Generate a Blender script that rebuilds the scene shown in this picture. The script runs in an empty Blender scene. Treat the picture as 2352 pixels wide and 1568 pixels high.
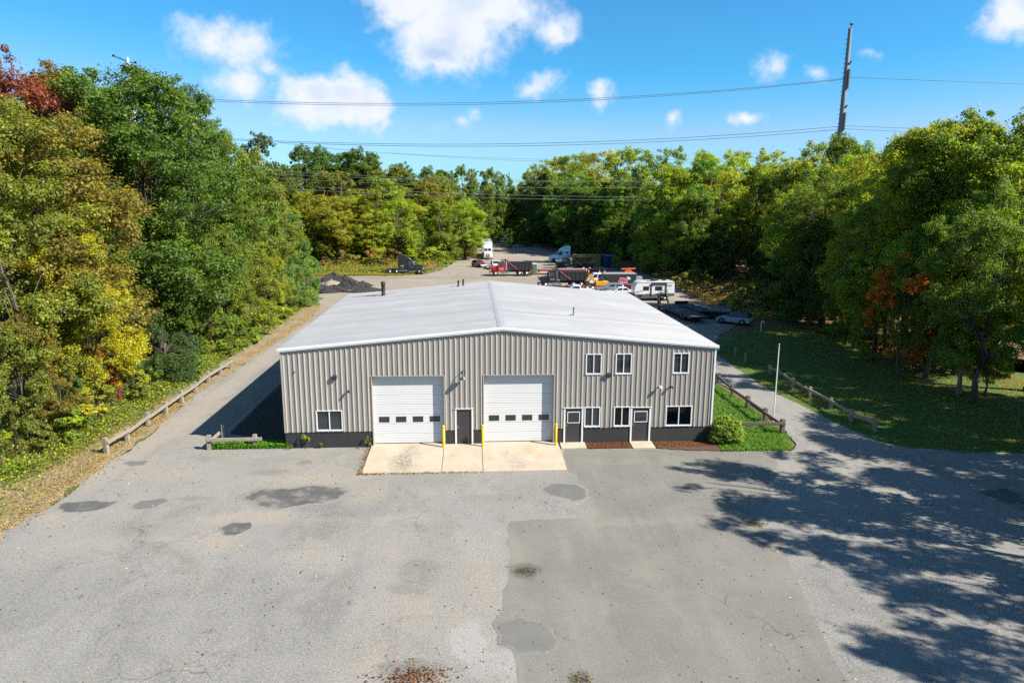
import bpy, math, random
import numpy as np
from mathutils import Vector, Matrix

# ------------------------------------------------------------------ camera, world, sun, exposure
SC = bpy.context.scene
COL = SC.collection
CAM_H = 14.6
PITCH, YAW, ROLL = math.radians(11.4148), math.radians(3.4907), math.radians(0.24)
FPX, CX, CY = 1596.3, 1176.0, 784.0            # focal length / centre of the 2352 px wide survey of the photo
_F = Vector((math.sin(YAW)*math.cos(PITCH), math.cos(YAW)*math.cos(PITCH), -math.sin(PITCH)))
_R = Vector((math.cos(YAW), -math.sin(YAW), 0))
_U = _R.cross(_F)
cam_data = bpy.data.cameras.new('camera')
cam_data.sensor_width = 36.0
cam_data.lens = FPX/2352*36
cam_data.clip_end = 5000
cam_data.clip_start = 0.1
cam = bpy.data.objects.new('camera', cam_data)
COL.objects.link(cam)
xr = _R*math.cos(ROLL) + _U*math.sin(ROLL)
yu = -_R*math.sin(ROLL) + _U*math.cos(ROLL)
m = Matrix((xr, yu, -_F)).transposed().to_4x4()
m.translation = (0, 0, CAM_H)
cam.matrix_world = m
SC.camera = cam

SUN_DIR = Vector((6.76, -3.09, 6.2)).normalized()     # towards the sun
SUN_EL = math.asin(SUN_DIR.z)
SUN_AZ = math.atan2(SUN_DIR.x, SUN_DIR.y)
sl = bpy.data.lights.new('sun', 'SUN')
sl.energy = 4.5
sl.angle = math.radians(0.55)
sl.color = (1.0, 0.94, 0.84)
sun = bpy.data.objects.new('sun', sl)
COL.objects.link(sun)
sun.rotation_euler = SUN_DIR.to_track_quat('Z', 'Y').to_euler()
sun.location = (60, -30, 60)

SC.view_settings.view_transform = 'Standard'
SC.view_settings.look = 'None'
EXPO = 1.50
SC.view_settings.exposure = EXPO
SC.view_settings.gamma = 1.0
SC.view_settings.use_curve_mapping = False
SC.render.engine = 'CYCLES'
SC.cycles.use_denoising = False
SC.cycles.max_bounces = 5
SC.cycles.transparent_max_bounces = 8
SC.cycles.diffuse_bounces = 2
SC.cycles.glossy_bounces = 2
SC.cycles.transmission_bounces = 4

def ray(u, v):
    x, y = (u-CX)/FPX, -(v-CY)/FPX
    x, y = x*math.cos(ROLL)-y*math.sin(ROLL), x*math.sin(ROLL)+y*math.cos(ROLL)
    return _F + x*_R + y*_U
def G(u, v, z=0.0):
    d = ray(u, v); t = (z-CAM_H)/d.z
    return Vector((0, 0, CAM_H)) + d*t
def AT(u, v, Y):
    d = ray(u, v)
    return Vector((0, 0, CAM_H)) + d*(Y/d.y)

# ---- node helpers
class NT:
    def __init__(self, tree):
        self.t = tree; self.n = tree.nodes; self.l = tree.links
    def new(self, kind, **kw):
        nd = self.n.new(kind)
        for k, v in kw.items(): setattr(nd, k, v)
        return nd
    def put(self, sock, val):
        if isinstance(val, bpy.types.NodeSocket): self.l.new(val, sock)
        else:
            if hasattr(sock.default_value, '__len__') and hasattr(val, '__len__'):
                n = len(sock.default_value); val = tuple(val)
                sock.default_value = (val + (1.0,))[:n] if len(val) < n else val[:n]
            else: sock.default_value = val
    def math(self, op, a, b=0.0, c=None, clamp=False):
        nd = self.new('ShaderNodeMath', operation=op, use_clamp=clamp)
        self.put(nd.inputs[0], a); self.put(nd.inputs[1], b)
        if c is not None: self.put(nd.inputs[2], c)
        return nd.outputs[0]
    def vmath(self, op, a, b=(0, 0, 0), scale=None):
        nd = self.new('ShaderNodeVectorMath', operation=op)
        self.put(nd.inputs[0], a); self.put(nd.inputs[1], b)
        if scale is not None: self.put(nd.inputs[3], scale)
        return nd.outputs[1] if op in ('LENGTH', 'DISTANCE', 'DOT_PRODUCT') else nd.outputs[0]
    def mix(self, f, a, b, blend='MIX'):
        nd = self.new('ShaderNodeMix', data_type='RGBA', blend_type=blend)
        self.put(nd.inputs[0], f); self.put(nd.inputs[6], a); self.put(nd.inputs[7], b)
        return nd.outputs[2]
    def noise(self, vec, scale, detail=4.0, rough=0.55, dist=0.0):
        nd = self.new('ShaderNodeTexNoise')
        if vec is not None: self.l.new(vec, nd.inputs['Vector'])
        nd.inputs['Scale'].default_value = scale; nd.inputs['Detail'].default_value = detail
        nd.inputs['Roughness'].default_value = rough; nd.inputs['Distortion'].default_value = dist
        return nd.outputs[0]
    def ss(self, x, lo, hi):
        nd = self.new('ShaderNodeMapRange', interpolation_type='SMOOTHSTEP')
        self.put(nd.inputs[0], x); self.put(nd.inputs[1], lo); self.put(nd.inputs[2], hi)
        nd.inputs[3].default_value = 0.0; nd.inputs[4].default_value = 1.0
        return nd.outputs[0]

SKY = 0.050
DISP = SKY*2**EXPO          # sky radiance to picture value
world = bpy.data.worlds.new('World')
SC.world = world
world.use_nodes = True
w = NT(world.node_tree)
w.n.clear()
sky = w.new('ShaderNodeTexSky', sky_type='NISHITA')
sky.sun_disc = False
sky.sun_elevation = SUN_EL
sky.sun_rotation = SUN_AZ
sky.altitude = 100
sky.air_density = 1.0
sky.dust_density = 0.35
sky.ozone_density = 3.0
sp = w.new('ShaderNodeSeparateColor'); w.l.new(sky.outputs[0], sp.inputs[0])
# deeper, cleaner autumn blue: less red towards the zenith
red = w.math('MULTIPLY', w.math('POWER', w.math('MULTIPLY', sp.outputs[0], DISP), 3.0), 2.9/DISP)
red = w.math('MAXIMUM', w.math('MINIMUM', red, w.math('MULTIPLY', sp.outputs[1], 0.50)), w.math('MULTIPLY', sp.outputs[1], 0.20))
cc_ = w.new('ShaderNodeCombineColor')
w.l.new(red, cc_.inputs[0]); w.l.new(w.math('MULTIPLY', sp.outputs[1], 0.97), cc_.inputs[1]); w.l.new(w.math('MULTIPLY', sp.outputs[2], 1.27), cc_.inputs[2])
tc = w.new('ShaderNodeTexCoord')
dirv = tc.outputs['Generated']
sep = w.new('ShaderNodeSeparateXYZ'); w.l.new(dirv, sep.inputs[0])
az = w.math('ARCTAN2', sep.outputs[0], sep.outputs[1])
el = w.math('ARCSINE', sep.outputs[2])
comb = w.new('ShaderNodeCombineXYZ'); w.l.new(az, comb.inputs[0]); w.l.new(el, comb.inputs[1])
wob = w.new('ShaderNodeTexNoise'); w.l.new(dirv, wob.inputs['Vector'])
wob.inputs['Scale'].default_value = 15; wob.inputs['Detail'].default_value = 5; wob.inputs['Roughness'].default_value = 0.55
wv = w.vmath('SUBTRACT', wob.outputs['Color'], (0.5, 0.5, 0.5))
pos = w.vmath('ADD', comb.outputs[0], w.vmath('MULTIPLY', wv, (0.075, 0.06, 0)))
def ae(u, v):
    d = ray(u, v).normalized()
    return math.atan2(d.x, d.y), math.asin(d.z)
# lobes of the cumulus clouds in the sky: centre (survey px), radii (px), strength
LOBES = [
 (960, -15, 125, 70, 1), (1040, 70, 150, 95, 1), (1010, 112, 105, 55, .9), (1090, 10, 150, 70, 1), (1180, 40, 90, 50, .62), (1270, 60, 55, 55, .66),
 (1285, 85, 48, 22, .6), (900, 40, 50, 40, .5), (480, 95, 80, 42, .62), (560, 120, 95, 50, .62), (555, 175, 72, 40, .58), (620, 155, 55, 30, .5),
 (720, 205, 72, 45, 1), (795, 205, 85, 50, 1), (770, 250, 115, 42, 1), (845, 240, 52, 50, .95), (880, 285, 30, 22, .45),
 (1240, 198, 62, 30, .6), (1375, 220, 42, 32, .66), (1088, 264, 26, 20, .4), (1040, 285, 40, 18, .36), (1540, 280, 24, 18, .42),
 (1712, 277, 46, 22, .62), (1785, 157, 36, 28, .5), (1868, 184, 24, 20, .42), (2335, 40, 62, 50, .8), (2005, 126, 22, 16, .32)]
dens = None; shade = None
k = 1.0/FPX
for (u, v, ru, rv, s) in LOBES:
    a0, e0 = ae(u, v)
    d = w.vmath('MULTIPLY', w.vmath('SUBTRACT', pos, (a0, e0, 0)), (1/(ru*k), 1/(rv*k), 0))
    r = w.vmath('LENGTH', d)
    q = w.math('MULTIPLY_ADD', r, -s*1.10, s*1.24)
    dens = q if dens is None else w.math('MAXIMUM', dens, q)
# more fair-weather cumulus over the rest of the sky dome
cn = w.noise(dirv, 3.2, 5, 0.5)
away = w.ss(w.math('ABSOLUTE', w.math('SUBTRACT', az, 0.06)), 0.72, 0.95)
up = w.ss(el, 0.50, 0.72)
outside = w.math('MAXIMUM', away, up)
gen = w.math('MULTIPLY', w.math('MULTIPLY', w.ss(cn, 0.54, 0.72), outside), w.ss(el, 0.02, 0.15))
fine = w.noise(dirv, 34, 9, 0.66)
dens2 = w.math('ADD', dens, w.math('MULTIPLY', w.math('SUBTRACT', fine, 0.5), 1.05))
alpha = w.math('MULTIPLY', w.ss(dens2, -0.02, 0.82), 0.96)
alpha = w.math('MAXIMUM', alpha, w.math('MULTIPLY', gen, 0.85))
cs = w.noise(dirv, 11, 4, 0.5)
thick = w.ss(dens, 0.55, 1.05)
a0, e0 = ae(1010, 128)
under = w.math('MULTIPLY', w.ss(w.vmath('LENGTH', w.vmath('MULTIPLY', w.vmath('SUBTRACT', pos, (a0, e0, 0)), (1/(105*k), 1/(52*k), 0))), 1.0, 0.1), 0.95)
a0, e0 = ae(790, 290)
under = w.math('MAXIMUM', under, w.math('MULTIPLY', w.ss(w.vmath('LENGTH', w.vmath('MULTIPLY', w.vmath('SUBTRACT', pos, (a0, e0, 0)), (1/(130*k), 1/(26*k), 0))), 1.0, 0.1), 0.6))
ccol = w.mix(w.math('MULTIPLY', thick, w.math('ADD', w.math('MULTIPLY', w.ss(cs, 0.42, 0.66), .5), under, clamp=True)), tuple(c/DISP for c in (0.95, 0.98, 1.06)), tuple(c/DISP for c in (0.56, 0.70, 0.92)))
mixc = w.mix(alpha, cc_.outputs[0], ccol)
bg = w.new('ShaderNodeBackground'); bg.inputs[1].default_value = SKY
w.l.new(mixc, bg.inputs[0])
wo = w.new('ShaderNodeOutputWorld'); w.l.new(bg.outputs[0], wo.inputs[0])
world.cycles.sampling_method = 'MANUAL'
world.cycles.sample_map_resolution = 512

# ------------------------------------------------------------------ mesh helpers
random.seed(7)
def link(o, parent=None):
    COL.objects.link(o)
    if parent is not None: o.parent = parent
    return o
def tag(o, label=None, cat=None, group=None, kind=None):
    if label: o['label'] = label
    if cat: o['category'] = cat
    if group: o['group'] = group
    if kind: o['kind'] = kind
    return o
def thing(name, label, cat, loc=(0, 0, 0), rz=0.0, group=None):
    o = bpy.data.objects.new(name, None)
    o.empty_display_size = 0.3
    o.location = loc; o.rotation_euler = (0, 0, rz)
    link(o)
    return tag(o, label, cat, group)
class MB:
    def __init__(self): self.v = []; self.f = []
    def add(self, vs, fs):
        b = len(self.v); self.v += [tuple(p) for p in vs]; self.f += [tuple(i+b for i in q) for q in fs]; return self
    def box(self, c, s, rz=0.0, rx=0.0, ry=0.0):
        x, y, z = s[0]/2, s[1]/2, s[2]/2
        M = Matrix.Translation(c) @ Matrix.Rotation(rz, 4, 'Z') @ Matrix.Rotation(ry, 4, 'Y') @ Matrix.Rotation(rx, 4, 'X')
        vs = [M @ Vector(p) for p in [(-x,-y,-z),(x,-y,-z),(x,y,-z),(-x,y,-z),(-x,-y,z),(x,-y,z),(x,y,z),(-x,y,z)]]
        return self.add(vs, [(0,3,2,1),(4,5,6,7),(0,1,5,4),(1,2,6,5),(2,3,7,6),(3,0,4,7)])
    def bbox(self, x0, x1, y0, y1, z0, z1):
        return self.box(((x0+x1)/2, (y0+y1)/2, (z0+z1)/2), (x1-x0, y1-y0, z1-z0))
    def bar(self, a, b, wd, ht):
        a, b = Vector(a), Vector(b); d = (b-a); L = d.length; d.normalize()
        s = d.cross(Vector((0, 0, 1)))
        if s.length < 1e-4: s = Vector((1, 0, 0))
        s.normalize(); u = s.cross(d)
        vs = []
        for p in (a, b):
            for (i, j) in ((-1,-1),(1,-1),(1,1),(-1,1)): vs.append(p + s*i*wd/2 + u*j*ht/2)
        return self.add(vs, [(3,2,1,0),(4,5,6,7),(0,1,5,4),(1,2,6,5),(2,3,7,6),(3,0,4,7)])
    def tube(self, pts, rad, n=8, cap=True):
        pts = [Vector(p) for p in pts]
        if not hasattr(rad, '__len__'): rad = [rad]*len(pts)
        vs, fs = [], []
        ref = None
        for i, p in enumerate(pts):
            d = (pts[min(i+1, len(pts)-1)] - pts[max(i-1, 0)]).normalized()
            if ref is None:
                ref = d.cross(Vector((0, 0, 1)))
                if ref.length < 1e-3: ref = Vector((1, 0, 0))
            s = (ref - d*ref.dot(d)).normalized(); ref = s
            t = d.cross(s)
            for k in range(n):
                a = 2*math.pi*k/n
                vs.append(p + (s*math.cos(a) + t*math.sin(a))*rad[i])
        for i in range(len(pts)-1):
            for k in range(n):
                a, b = i*n+k, i*n+(k+1) % n
                fs.append((a, b, b+n, a+n))
        if cap:
            fs.append(tuple(range(n))[::-1]); fs.append(tuple(range((len(pts)-1)*n, len(pts)*n)))
        return self.add(vs, fs)
    def lathe(self, prof, n=20, axis='Z', c=(0, 0, 0)):
        vs, fs = [], []
        for (r, h) in prof:
            for k in range(n):
                a = 2*math.pi*k/n; p = (r*math.cos(a), r*math.sin(a), h)
                if axis == 'Y': p = (p[0], p[2], p[1])
                elif axis == 'X': p = (p[2], p[0], p[1])
                vs.append((p[0]+c[0], p[1]+c[1], p[2]+c[2]))
        for i in range(len(prof)-1):
            for k in range(n):
                a, b = i*n+k, i*n+(k+1) % n
                fs.append((a, b, b+n, a+n))
        fs.append(tuple(range(n))[::-1]); fs.append(tuple(range((len(prof)-1)*n, len(prof)*n)))
        return self.add(vs, fs)
    def prism(self, prof):
        """prof: (x, z, half width) going round; two sides and the band between"""
        n = len(prof)
        vs = [(x, -h, z) for (x, z, h) in prof] + [(x, h, z) for (x, z, h) in prof]
        fs = [tuple(range(n)), tuple(range(2*n-1, n-1, -1))]
        for i in range(n):
            j = (i+1) % n
            fs.append((j, i, i+n, j+n))
        return self.add(vs, fs)
    def mesh(self, name, mat=None, smooth=False, bevel=0.0):
        me = bpy.data.meshes.new(name)
        me.from_pydata(self.v, [], self.f); me.update()
        if smooth:
            for p in me.polygons: p.use_smooth = True
        if mat is not None: me.materials.append(mat)
        return me
    def build(self, name, mat, parent=None, smooth=False, bevel=0.0, loc=None):
        o = bpy.data.objects.new(name, self.mesh(name, mat, smooth))
        link(o, parent)
        if loc is not None: o.location = loc
        if bevel:
            md = o.modifiers.new('bevel', 'BEVEL'); md.width = bevel; md.segments = 2; md.limit_method = 'ANGLE'
        if smooth:
            try: o.data.set_sharp_from_angle(angle=math.radians(40))
            except Exception: pass
        return o
def quad(name, pts, mat, parent=None, thick=0.012):
    """thin plate: polygon given by 3d points, given a little thickness along its own normal"""
    P = [Vector(p) for p in pts]
    nrm = (P[1]-P[0]).cross(P[2]-P[0]).normalized()
    n = len(P); mb = MB()
    vs = [p + nrm*thick*0.5 for p in P] + [p - nrm*thick*0.5 for p in P]
    fs = [tuple(range(n)), tuple(range(2*n-1, n-1, -1))] + [((i+1) % n, i, i+n, (i+1) % n + n) for i in range(n)]
    mb.add(vs, fs)
    return mb.build(name, mat, parent)
def copy_tree(o, parent=None):
    c = o.copy(); COL.objects.link(c)
    if parent is not None: c.parent = parent
    for ch in list(o.children): copy_tree(ch, c)
    return c

# ------------------------------------------------------------------ materials
def mat(name, col, rough=0.6, metal=0.0, var=0.12, scale=3.0, bump=0.0, bscale=40.0, spec=0.5, coat=0.0):
    col = tuple(c*0.74 for c in col)
    M = bpy.data.materials.new(name); M.use_nodes = True
    t = NT(M.node_tree); b = t.n['Principled BSDF']
    g = t.new('ShaderNodeTexCoord')
    v = g.outputs['Object']
    n1 = t.noise(v, scale, 5, 0.6)
    f = t.math('MULTIPLY_ADD', n1, 2*var, 1-var)
    nd = t.new('ShaderNodeCombineColor')
    for i in range(3): t.l.new(f, nd.inputs[i])
    c = t.mix(1.0, (*col, 1), nd.outputs[0], 'MULTIPLY')
    t.l.new(c, b.inputs['Base Color'])
    t.l.new(t.math('MULTIPLY_ADD', n1, 0.2, rough-0.1, clamp=True), b.inputs['Roughness'])
    b.inputs['Metallic'].default_value = metal
    b.inputs['Specular IOR Level'].default_value = spec
    if coat: b.inputs['Coat Weight'].default_value = coat
    if bump:
        bp = t.new('ShaderNodeBump'); bp.inputs['Strength'].default_value = bump; bp.inputs['Distance'].default_value = 0.02
        t.l.new(t.noise(v, bscale, 5, 0.6), bp.inputs['Height']); t.l.new(bp.outputs[0], b.inputs['Normal'])
    return M
M_BASE = mat('black_base', (0.026, 0.026, 0.027), 0.7, 0, 0.35, 2.0, 0.3, 30)
M_RIDGE = mat('ridge_metal', (0.36, 0.36, 0.365), 0.5, 0, 0.05, 1.0)
M_POLE = mat('pole_steel', (0.20, 0.215, 0.24), 0.6, 0.1, 0.12, 1.0)
M_WHITE = mat('white_trim', (0.78, 0.78, 0.77), 0.4, 0, 0.03, 2.0)
M_DOORW = mat('white_door', (0.68, 0.68, 0.67), 0.4, 0, 0.04, 1.2)
M_DOORB = mat('dark_door', (0.040, 0.038, 0.037), 0.5, 0, 0.10, 2.0)
M_RUBBER = mat('rubber', (0.015, 0.015, 0.016), 0.85, 0, 0.2, 8)
M_STEEL = mat('steel', (0.55, 0.56, 0.58), 0.3, 0.9, 0.1, 4)
M_CHROME = mat('chrome', (0.80, 0.81, 0.83), 0.18, 1.0, 0.04, 4)
M_GALV = mat('galvanised', (0.34, 0.36, 0.39), 0.55, 0.2, 0.10, 1.0)
M_RUST = mat('rusty_iron', (0.055, 0.045, 0.038), 0.8, 0.2, 0.4, 6, 0.4, 40)
M_YELLOW = mat('yellow_paint', (0.80, 0.52, 0.012), 0.45, 0, 0.08, 4)
M_GREENL = mat('green_enamel', (0.07, 0.12, 0.10), 0.45, 0.1, 0.1, 4)
M_BRONZE = mat('bronze_housing', (0.045, 0.042, 0.038), 0.5, 0.3, 0.1, 4)
M_WOOD = mat('weathered_wood', (0.27, 0.235, 0.19), 0.85, 0, 0.35, 5.0, 0.6, 18)
M_WOODD = mat('dark_weathered_wood', (0.105, 0.090, 0.075), 0.85, 0, 0.4, 5.0, 0.6, 18)
M_BARK = mat('bark', (0.105, 0.085, 0.068), 0.9, 0, 0.4, 4.0, 0.8, 12)
M_PALEBARK = mat('pale_bark', (0.24, 0.205, 0.165), 0.9, 0, 0.4, 4.0, 0.8, 12)
M_CONC_BLK = mat('concrete_block', (0.30, 0.28, 0.25), 0.9, 0, 0.3, 2.0, 0.4, 20)
M_INT = mat('dark_interior', (0.010, 0.011, 0.012), 0.9, 0, 0.2, 2)
M_BLIND = mat('blind_slat', (0.55, 0.53, 0.48), 0.7, 0, 0.06, 3)
M_ORANGE = mat('orange_plastic', (0.75, 0.13, 0.02), 0.55, 0, 0.08, 4)
M_RED = mat('red_paint', (0.46, 0.012, 0.016), 0.3, 0, 0.06, 2, coat=0.5)
M_MAROON = mat('maroon_paint', (0.17, 0.010, 0.022), 0.25, 0, 0.06, 2, coat=0.6)
M_BLACKP = mat('black_paint', (0.010, 0.011, 0.014), 0.25, 0, 0.1, 2, coat=0.6)
M_CHAR = mat('charcoal_panel', (0.030, 0.032, 0.035), 0.4, 0, 0.1, 2)
M_WHITEP = mat('white_paint', (0.78, 0.79, 0.80), 0.3, 0, 0.03, 2, coat=0.5)
M_SILVER = mat('silver_paint', (0.36, 0.39, 0.43), 0.28, 0.5, 0.05, 2, coat=0.6)
M_BLUEP = mat('light_blue_paint', (0.50, 0.82, 1.0), 0.3, 0, 0.08, 2, coat=0.5)
M_PALEBLUE = mat('pale_blue_paint', (0.42, 0.50, 0.54), 0.3, 0, 0.05, 2, coat=0.5)
M_NAVY = mat('navy_paint', (0.012, 0.014, 0.022), 0.25, 0, 0.08, 2, coat=0.6)
M_PINK = mat('pink_vinyl', (0.66, 0.20, 0.30), 0.5, 0, 0.1, 4)
M_EQYEL = mat('machine_yellow', (0.70, 0.33, 0.02), 0.5, 0, 0.15, 3)
M_CONTY = mat('container_yellow', (0.40, 0.30, 0.05), 0.6, 0, 0.2, 1)
M_CONTB = mat('container_blue', (0.02, 0.06, 0.14), 0.6, 0, 0.2, 1)
M_GREYV = mat('grey_vinyl', (0.10, 0.105, 0.108), 0.5, 0, 0.06, 2)
M_DECK = mat('deck_plank', (0.10, 0.088, 0.078), 0.85, 0, 0.3, 3)
M_DECKB = mat('dark_deck', (0.050, 0.054, 0.062), 0.8, 0, 0.3, 2)
M_FRAMEB = mat('black_frame', (0.016, 0.016, 0.018), 0.55, 0.1, 0.2, 3)
M_REDFR = mat('red_frame', (0.32, 0.035, 0.02), 0.6, 0.0, 0.25, 3)
M_TAIL = mat('tail_lens', (0.42, 0.01, 0.012), 0.2, 0, 0.05, 3)
M_LAMP = mat('lamp_lens', (0.72, 0.73, 0.74), 0.12, 0.2, 0.03, 3)
M_GLASS = mat('dark_glass', (0.030, 0.036, 0.043), 0.06, 0, 0.1, 1)
M_GLASS.node_tree.nodes['Principled BSDF'].inputs['Specular IOR Level'].default_value = 0.8
M_ASPHPILE = mat('asphalt_millings', (0.046, 0.044, 0.044), 0.95, 0, 0.6, 2, 1.0, 6, spec=.08)
M_SANDPILE = mat('sand_and_rubble', (0.27, 0.21, 0.155), 0.95, 0, 0.4, 4, 1.0, 14)
M_CLEAR = bpy.data.materials.new('clear_glass'); M_CLEAR.use_nodes = True
t = NT(M_CLEAR.node_tree); t.n.clear()
_o = t.new('ShaderNodeOutputMaterial'); _m = t.new('ShaderNodeMixShader')
_tr = t.new('ShaderNodeBsdfTransparent'); _tr.inputs[0].default_value = (0.55, 0.58, 0.6, 1)
_gl = t.new('ShaderNodeBsdfGlossy'); _gl.inputs['Roughness'].default_value = 0.03
_fr = t.new('ShaderNodeFresnel'); _fr.inputs[0].default_value = 1.5
t.l.new(_fr.outputs[0], _m.inputs[0]); t.l.new(_tr.outputs[0], _m.inputs[1]); t.l.new(_gl.outputs[0], _m.inputs[2]); t.l.new(_m.outputs[0], _o.inputs[0])

def surf(name, fn, rough=0.9, bump=0.4, bscale=25, bdist=0.02, spec=0.3, k=0.62):
    M = bpy.data.materials.new(name); M.use_nodes = True
    t = NT(M.node_tree); b = t.n['Principled BSDF']
    g = t.new('ShaderNodeNewGeometry'); v = g.outputs['Position']
    c = t.mix(1.0, fn(t, v), (k, k, k, 1), 'MULTIPLY')
    t.put(b.inputs['Base Color'], c)
    b.inputs['Roughness'].default_value = rough; b.inputs['Specular IOR Level'].default_value = spec
    bp = t.new('ShaderNodeBump'); bp.inputs['Strength'].default_value = bump; bp.inputs['Distance'].default_value = bdist
    t.l.new(t.noise(v, bscale, 5, 0.65), bp.inputs['Height']); t.l.new(bp.outputs[0], b.inputs['Normal'])
    return M
def f_siding(t, v):
    st = t.noise(t.vmath('MULTIPLY', v, (3.2, 1.0, .22)), 1.0, 6, .65); n1 = t.noise(v, .5, 4, .6)
    sx = t.new('ShaderNodeSeparateXYZ'); t.l.new(v, sx.inputs[0])
    c = t.mix(t.ss(n1, .35, .68), (.465, .426, .375, 1), (.440, .406, .362, 1))
    c = t.mix(t.math('MULTIPLY', t.ss(st, .52, .74), .28), c, (.30, .272, .238, 1))
    low = t.math('MULTIPLY', t.ss(sx.outputs[2], 2.0, 1.0), t.ss(t.noise(v, 3.0, 5, .7), .42, .70))
    return t.mix(t.math('MULTIPLY', low, .30), c, (.24, .20, .16, 1))
M_SIDING = surf('siding_metal', f_siding, .48, .03, 6, .01, .4, k=.62)
def blobs(t, v, lst, soft=0.35, wob=0.5, wscale=0.9):
    """irregular marks at given ground positions: (x, y, rx, ry, angle, strength)"""
    n = t.new('ShaderNodeTexNoise'); t.l.new(v, n.inputs['Vector']); n.inputs['Scale'].default_value = wscale; n.inputs['Detail'].default_value = 5
    pv = t.vmath('ADD', v, t.vmath('MULTIPLY', t.vmath('SUBTRACT', n.outputs['Color'], (0.5, 0.5, 0.5)), (wob*3, wob*3, 0)))
    out = None
    for (x, y, rx, ry, a, s) in lst:
        d = t.vmath('SUBTRACT', pv, (x, y, 0))
        if a:
            rt = t.new('ShaderNodeVectorRotate', rotation_type='Z_AXIS'); t.l.new(d, rt.inputs['Vector']); rt.inputs['Angle'].default_value = -a
            d = rt.outputs[0]
        r = t.vmath('LENGTH', t.vmath('MULTIPLY', d, (1/rx, 1/ry, 0)))
        q = t.math('MULTIPLY', t.ss(r, 1.0+soft, 1.0-soft), s)
        out = q if out is None else t.math('MAXIMUM', out, q)
    return out
def gx(u, v): p = G(u, v); return p.x, p.y
def px_blob(u, v, ru, rv, s=1.0):
    a = G(u, v); b = G(u+ru, v); c = G(u, v-rv); d = G(u, v+rv)
    return (a.x, a.y, abs(b.x-a.x), abs(c.y-d.y)/2, 0.0, s)
DUST = [px_blob(*q) for q in [(560, 1190, 120, 14, .8), (500, 1240, 60, 22, .8), (720, 1100, 130, 10, .6), (850, 1135, 40, 22, .6), (900, 1290, 40, 90, .3),
        (700, 1280, 40, 30, .5), (760, 1290, 30, 20, .5), (930, 1400, 90, 50, .5), (870, 1500, 80, 60, .5), (360, 1010, 40, 12, .5), (1060, 1440, 60, 60, .35), (330, 1090, 130, 14, .35), (120, 1190, 60, 12, .7),
        (330, 1245, 200, 10, .35), (820, 1195, 200, 8, .35), (210, 1085, 40, 30, .5), (1110, 1330, 60, 70, .4)]]
DUST += [(-19.3, 48, .9, 9, 0, .8), (-19.2, 66, 1.0, 12, 0, .9), (-16.6, 72, .9, 10, 0, .8), (-17.0, 50, .7, 8, 0, .5), (-18, 80, 2.5, 6, 0, .9)]
PALE = [px_blob(*q) for q in [(1080, 1470, 40, 45, .9), (1130, 1520, 70, 30, .7), (1180, 1540, 40, 30, .5), (1100, 1230, 50, 60, .25), (1990, 1310, 90, 60, .3)]]
OIL = [px_blob(*q) for q in [(960, 1320, 40, 40, .55), (940, 1350, 45, 16, .5), (805, 1387, 9, 6, 1), (483, 1446, 12, 6, .9), (183, 1367, 9, 6, .9), (150, 1377, 5, 3, .9), (945, 1545, 60, 28, 1), (895, 1535, 30, 12, .7),
       (1335, 1560, 22, 18, .8), (1205, 1310, 30, 16, 1), (290, 1282, 12, 3, .7), (620, 1085, 40, 7, .5), (700, 1062, 14, 5, .8), (440, 1143, 40, 5, .5), (1000, 1530, 22, 14, .6), (310, 1285, 60, 2.5, .2)]]
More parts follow.
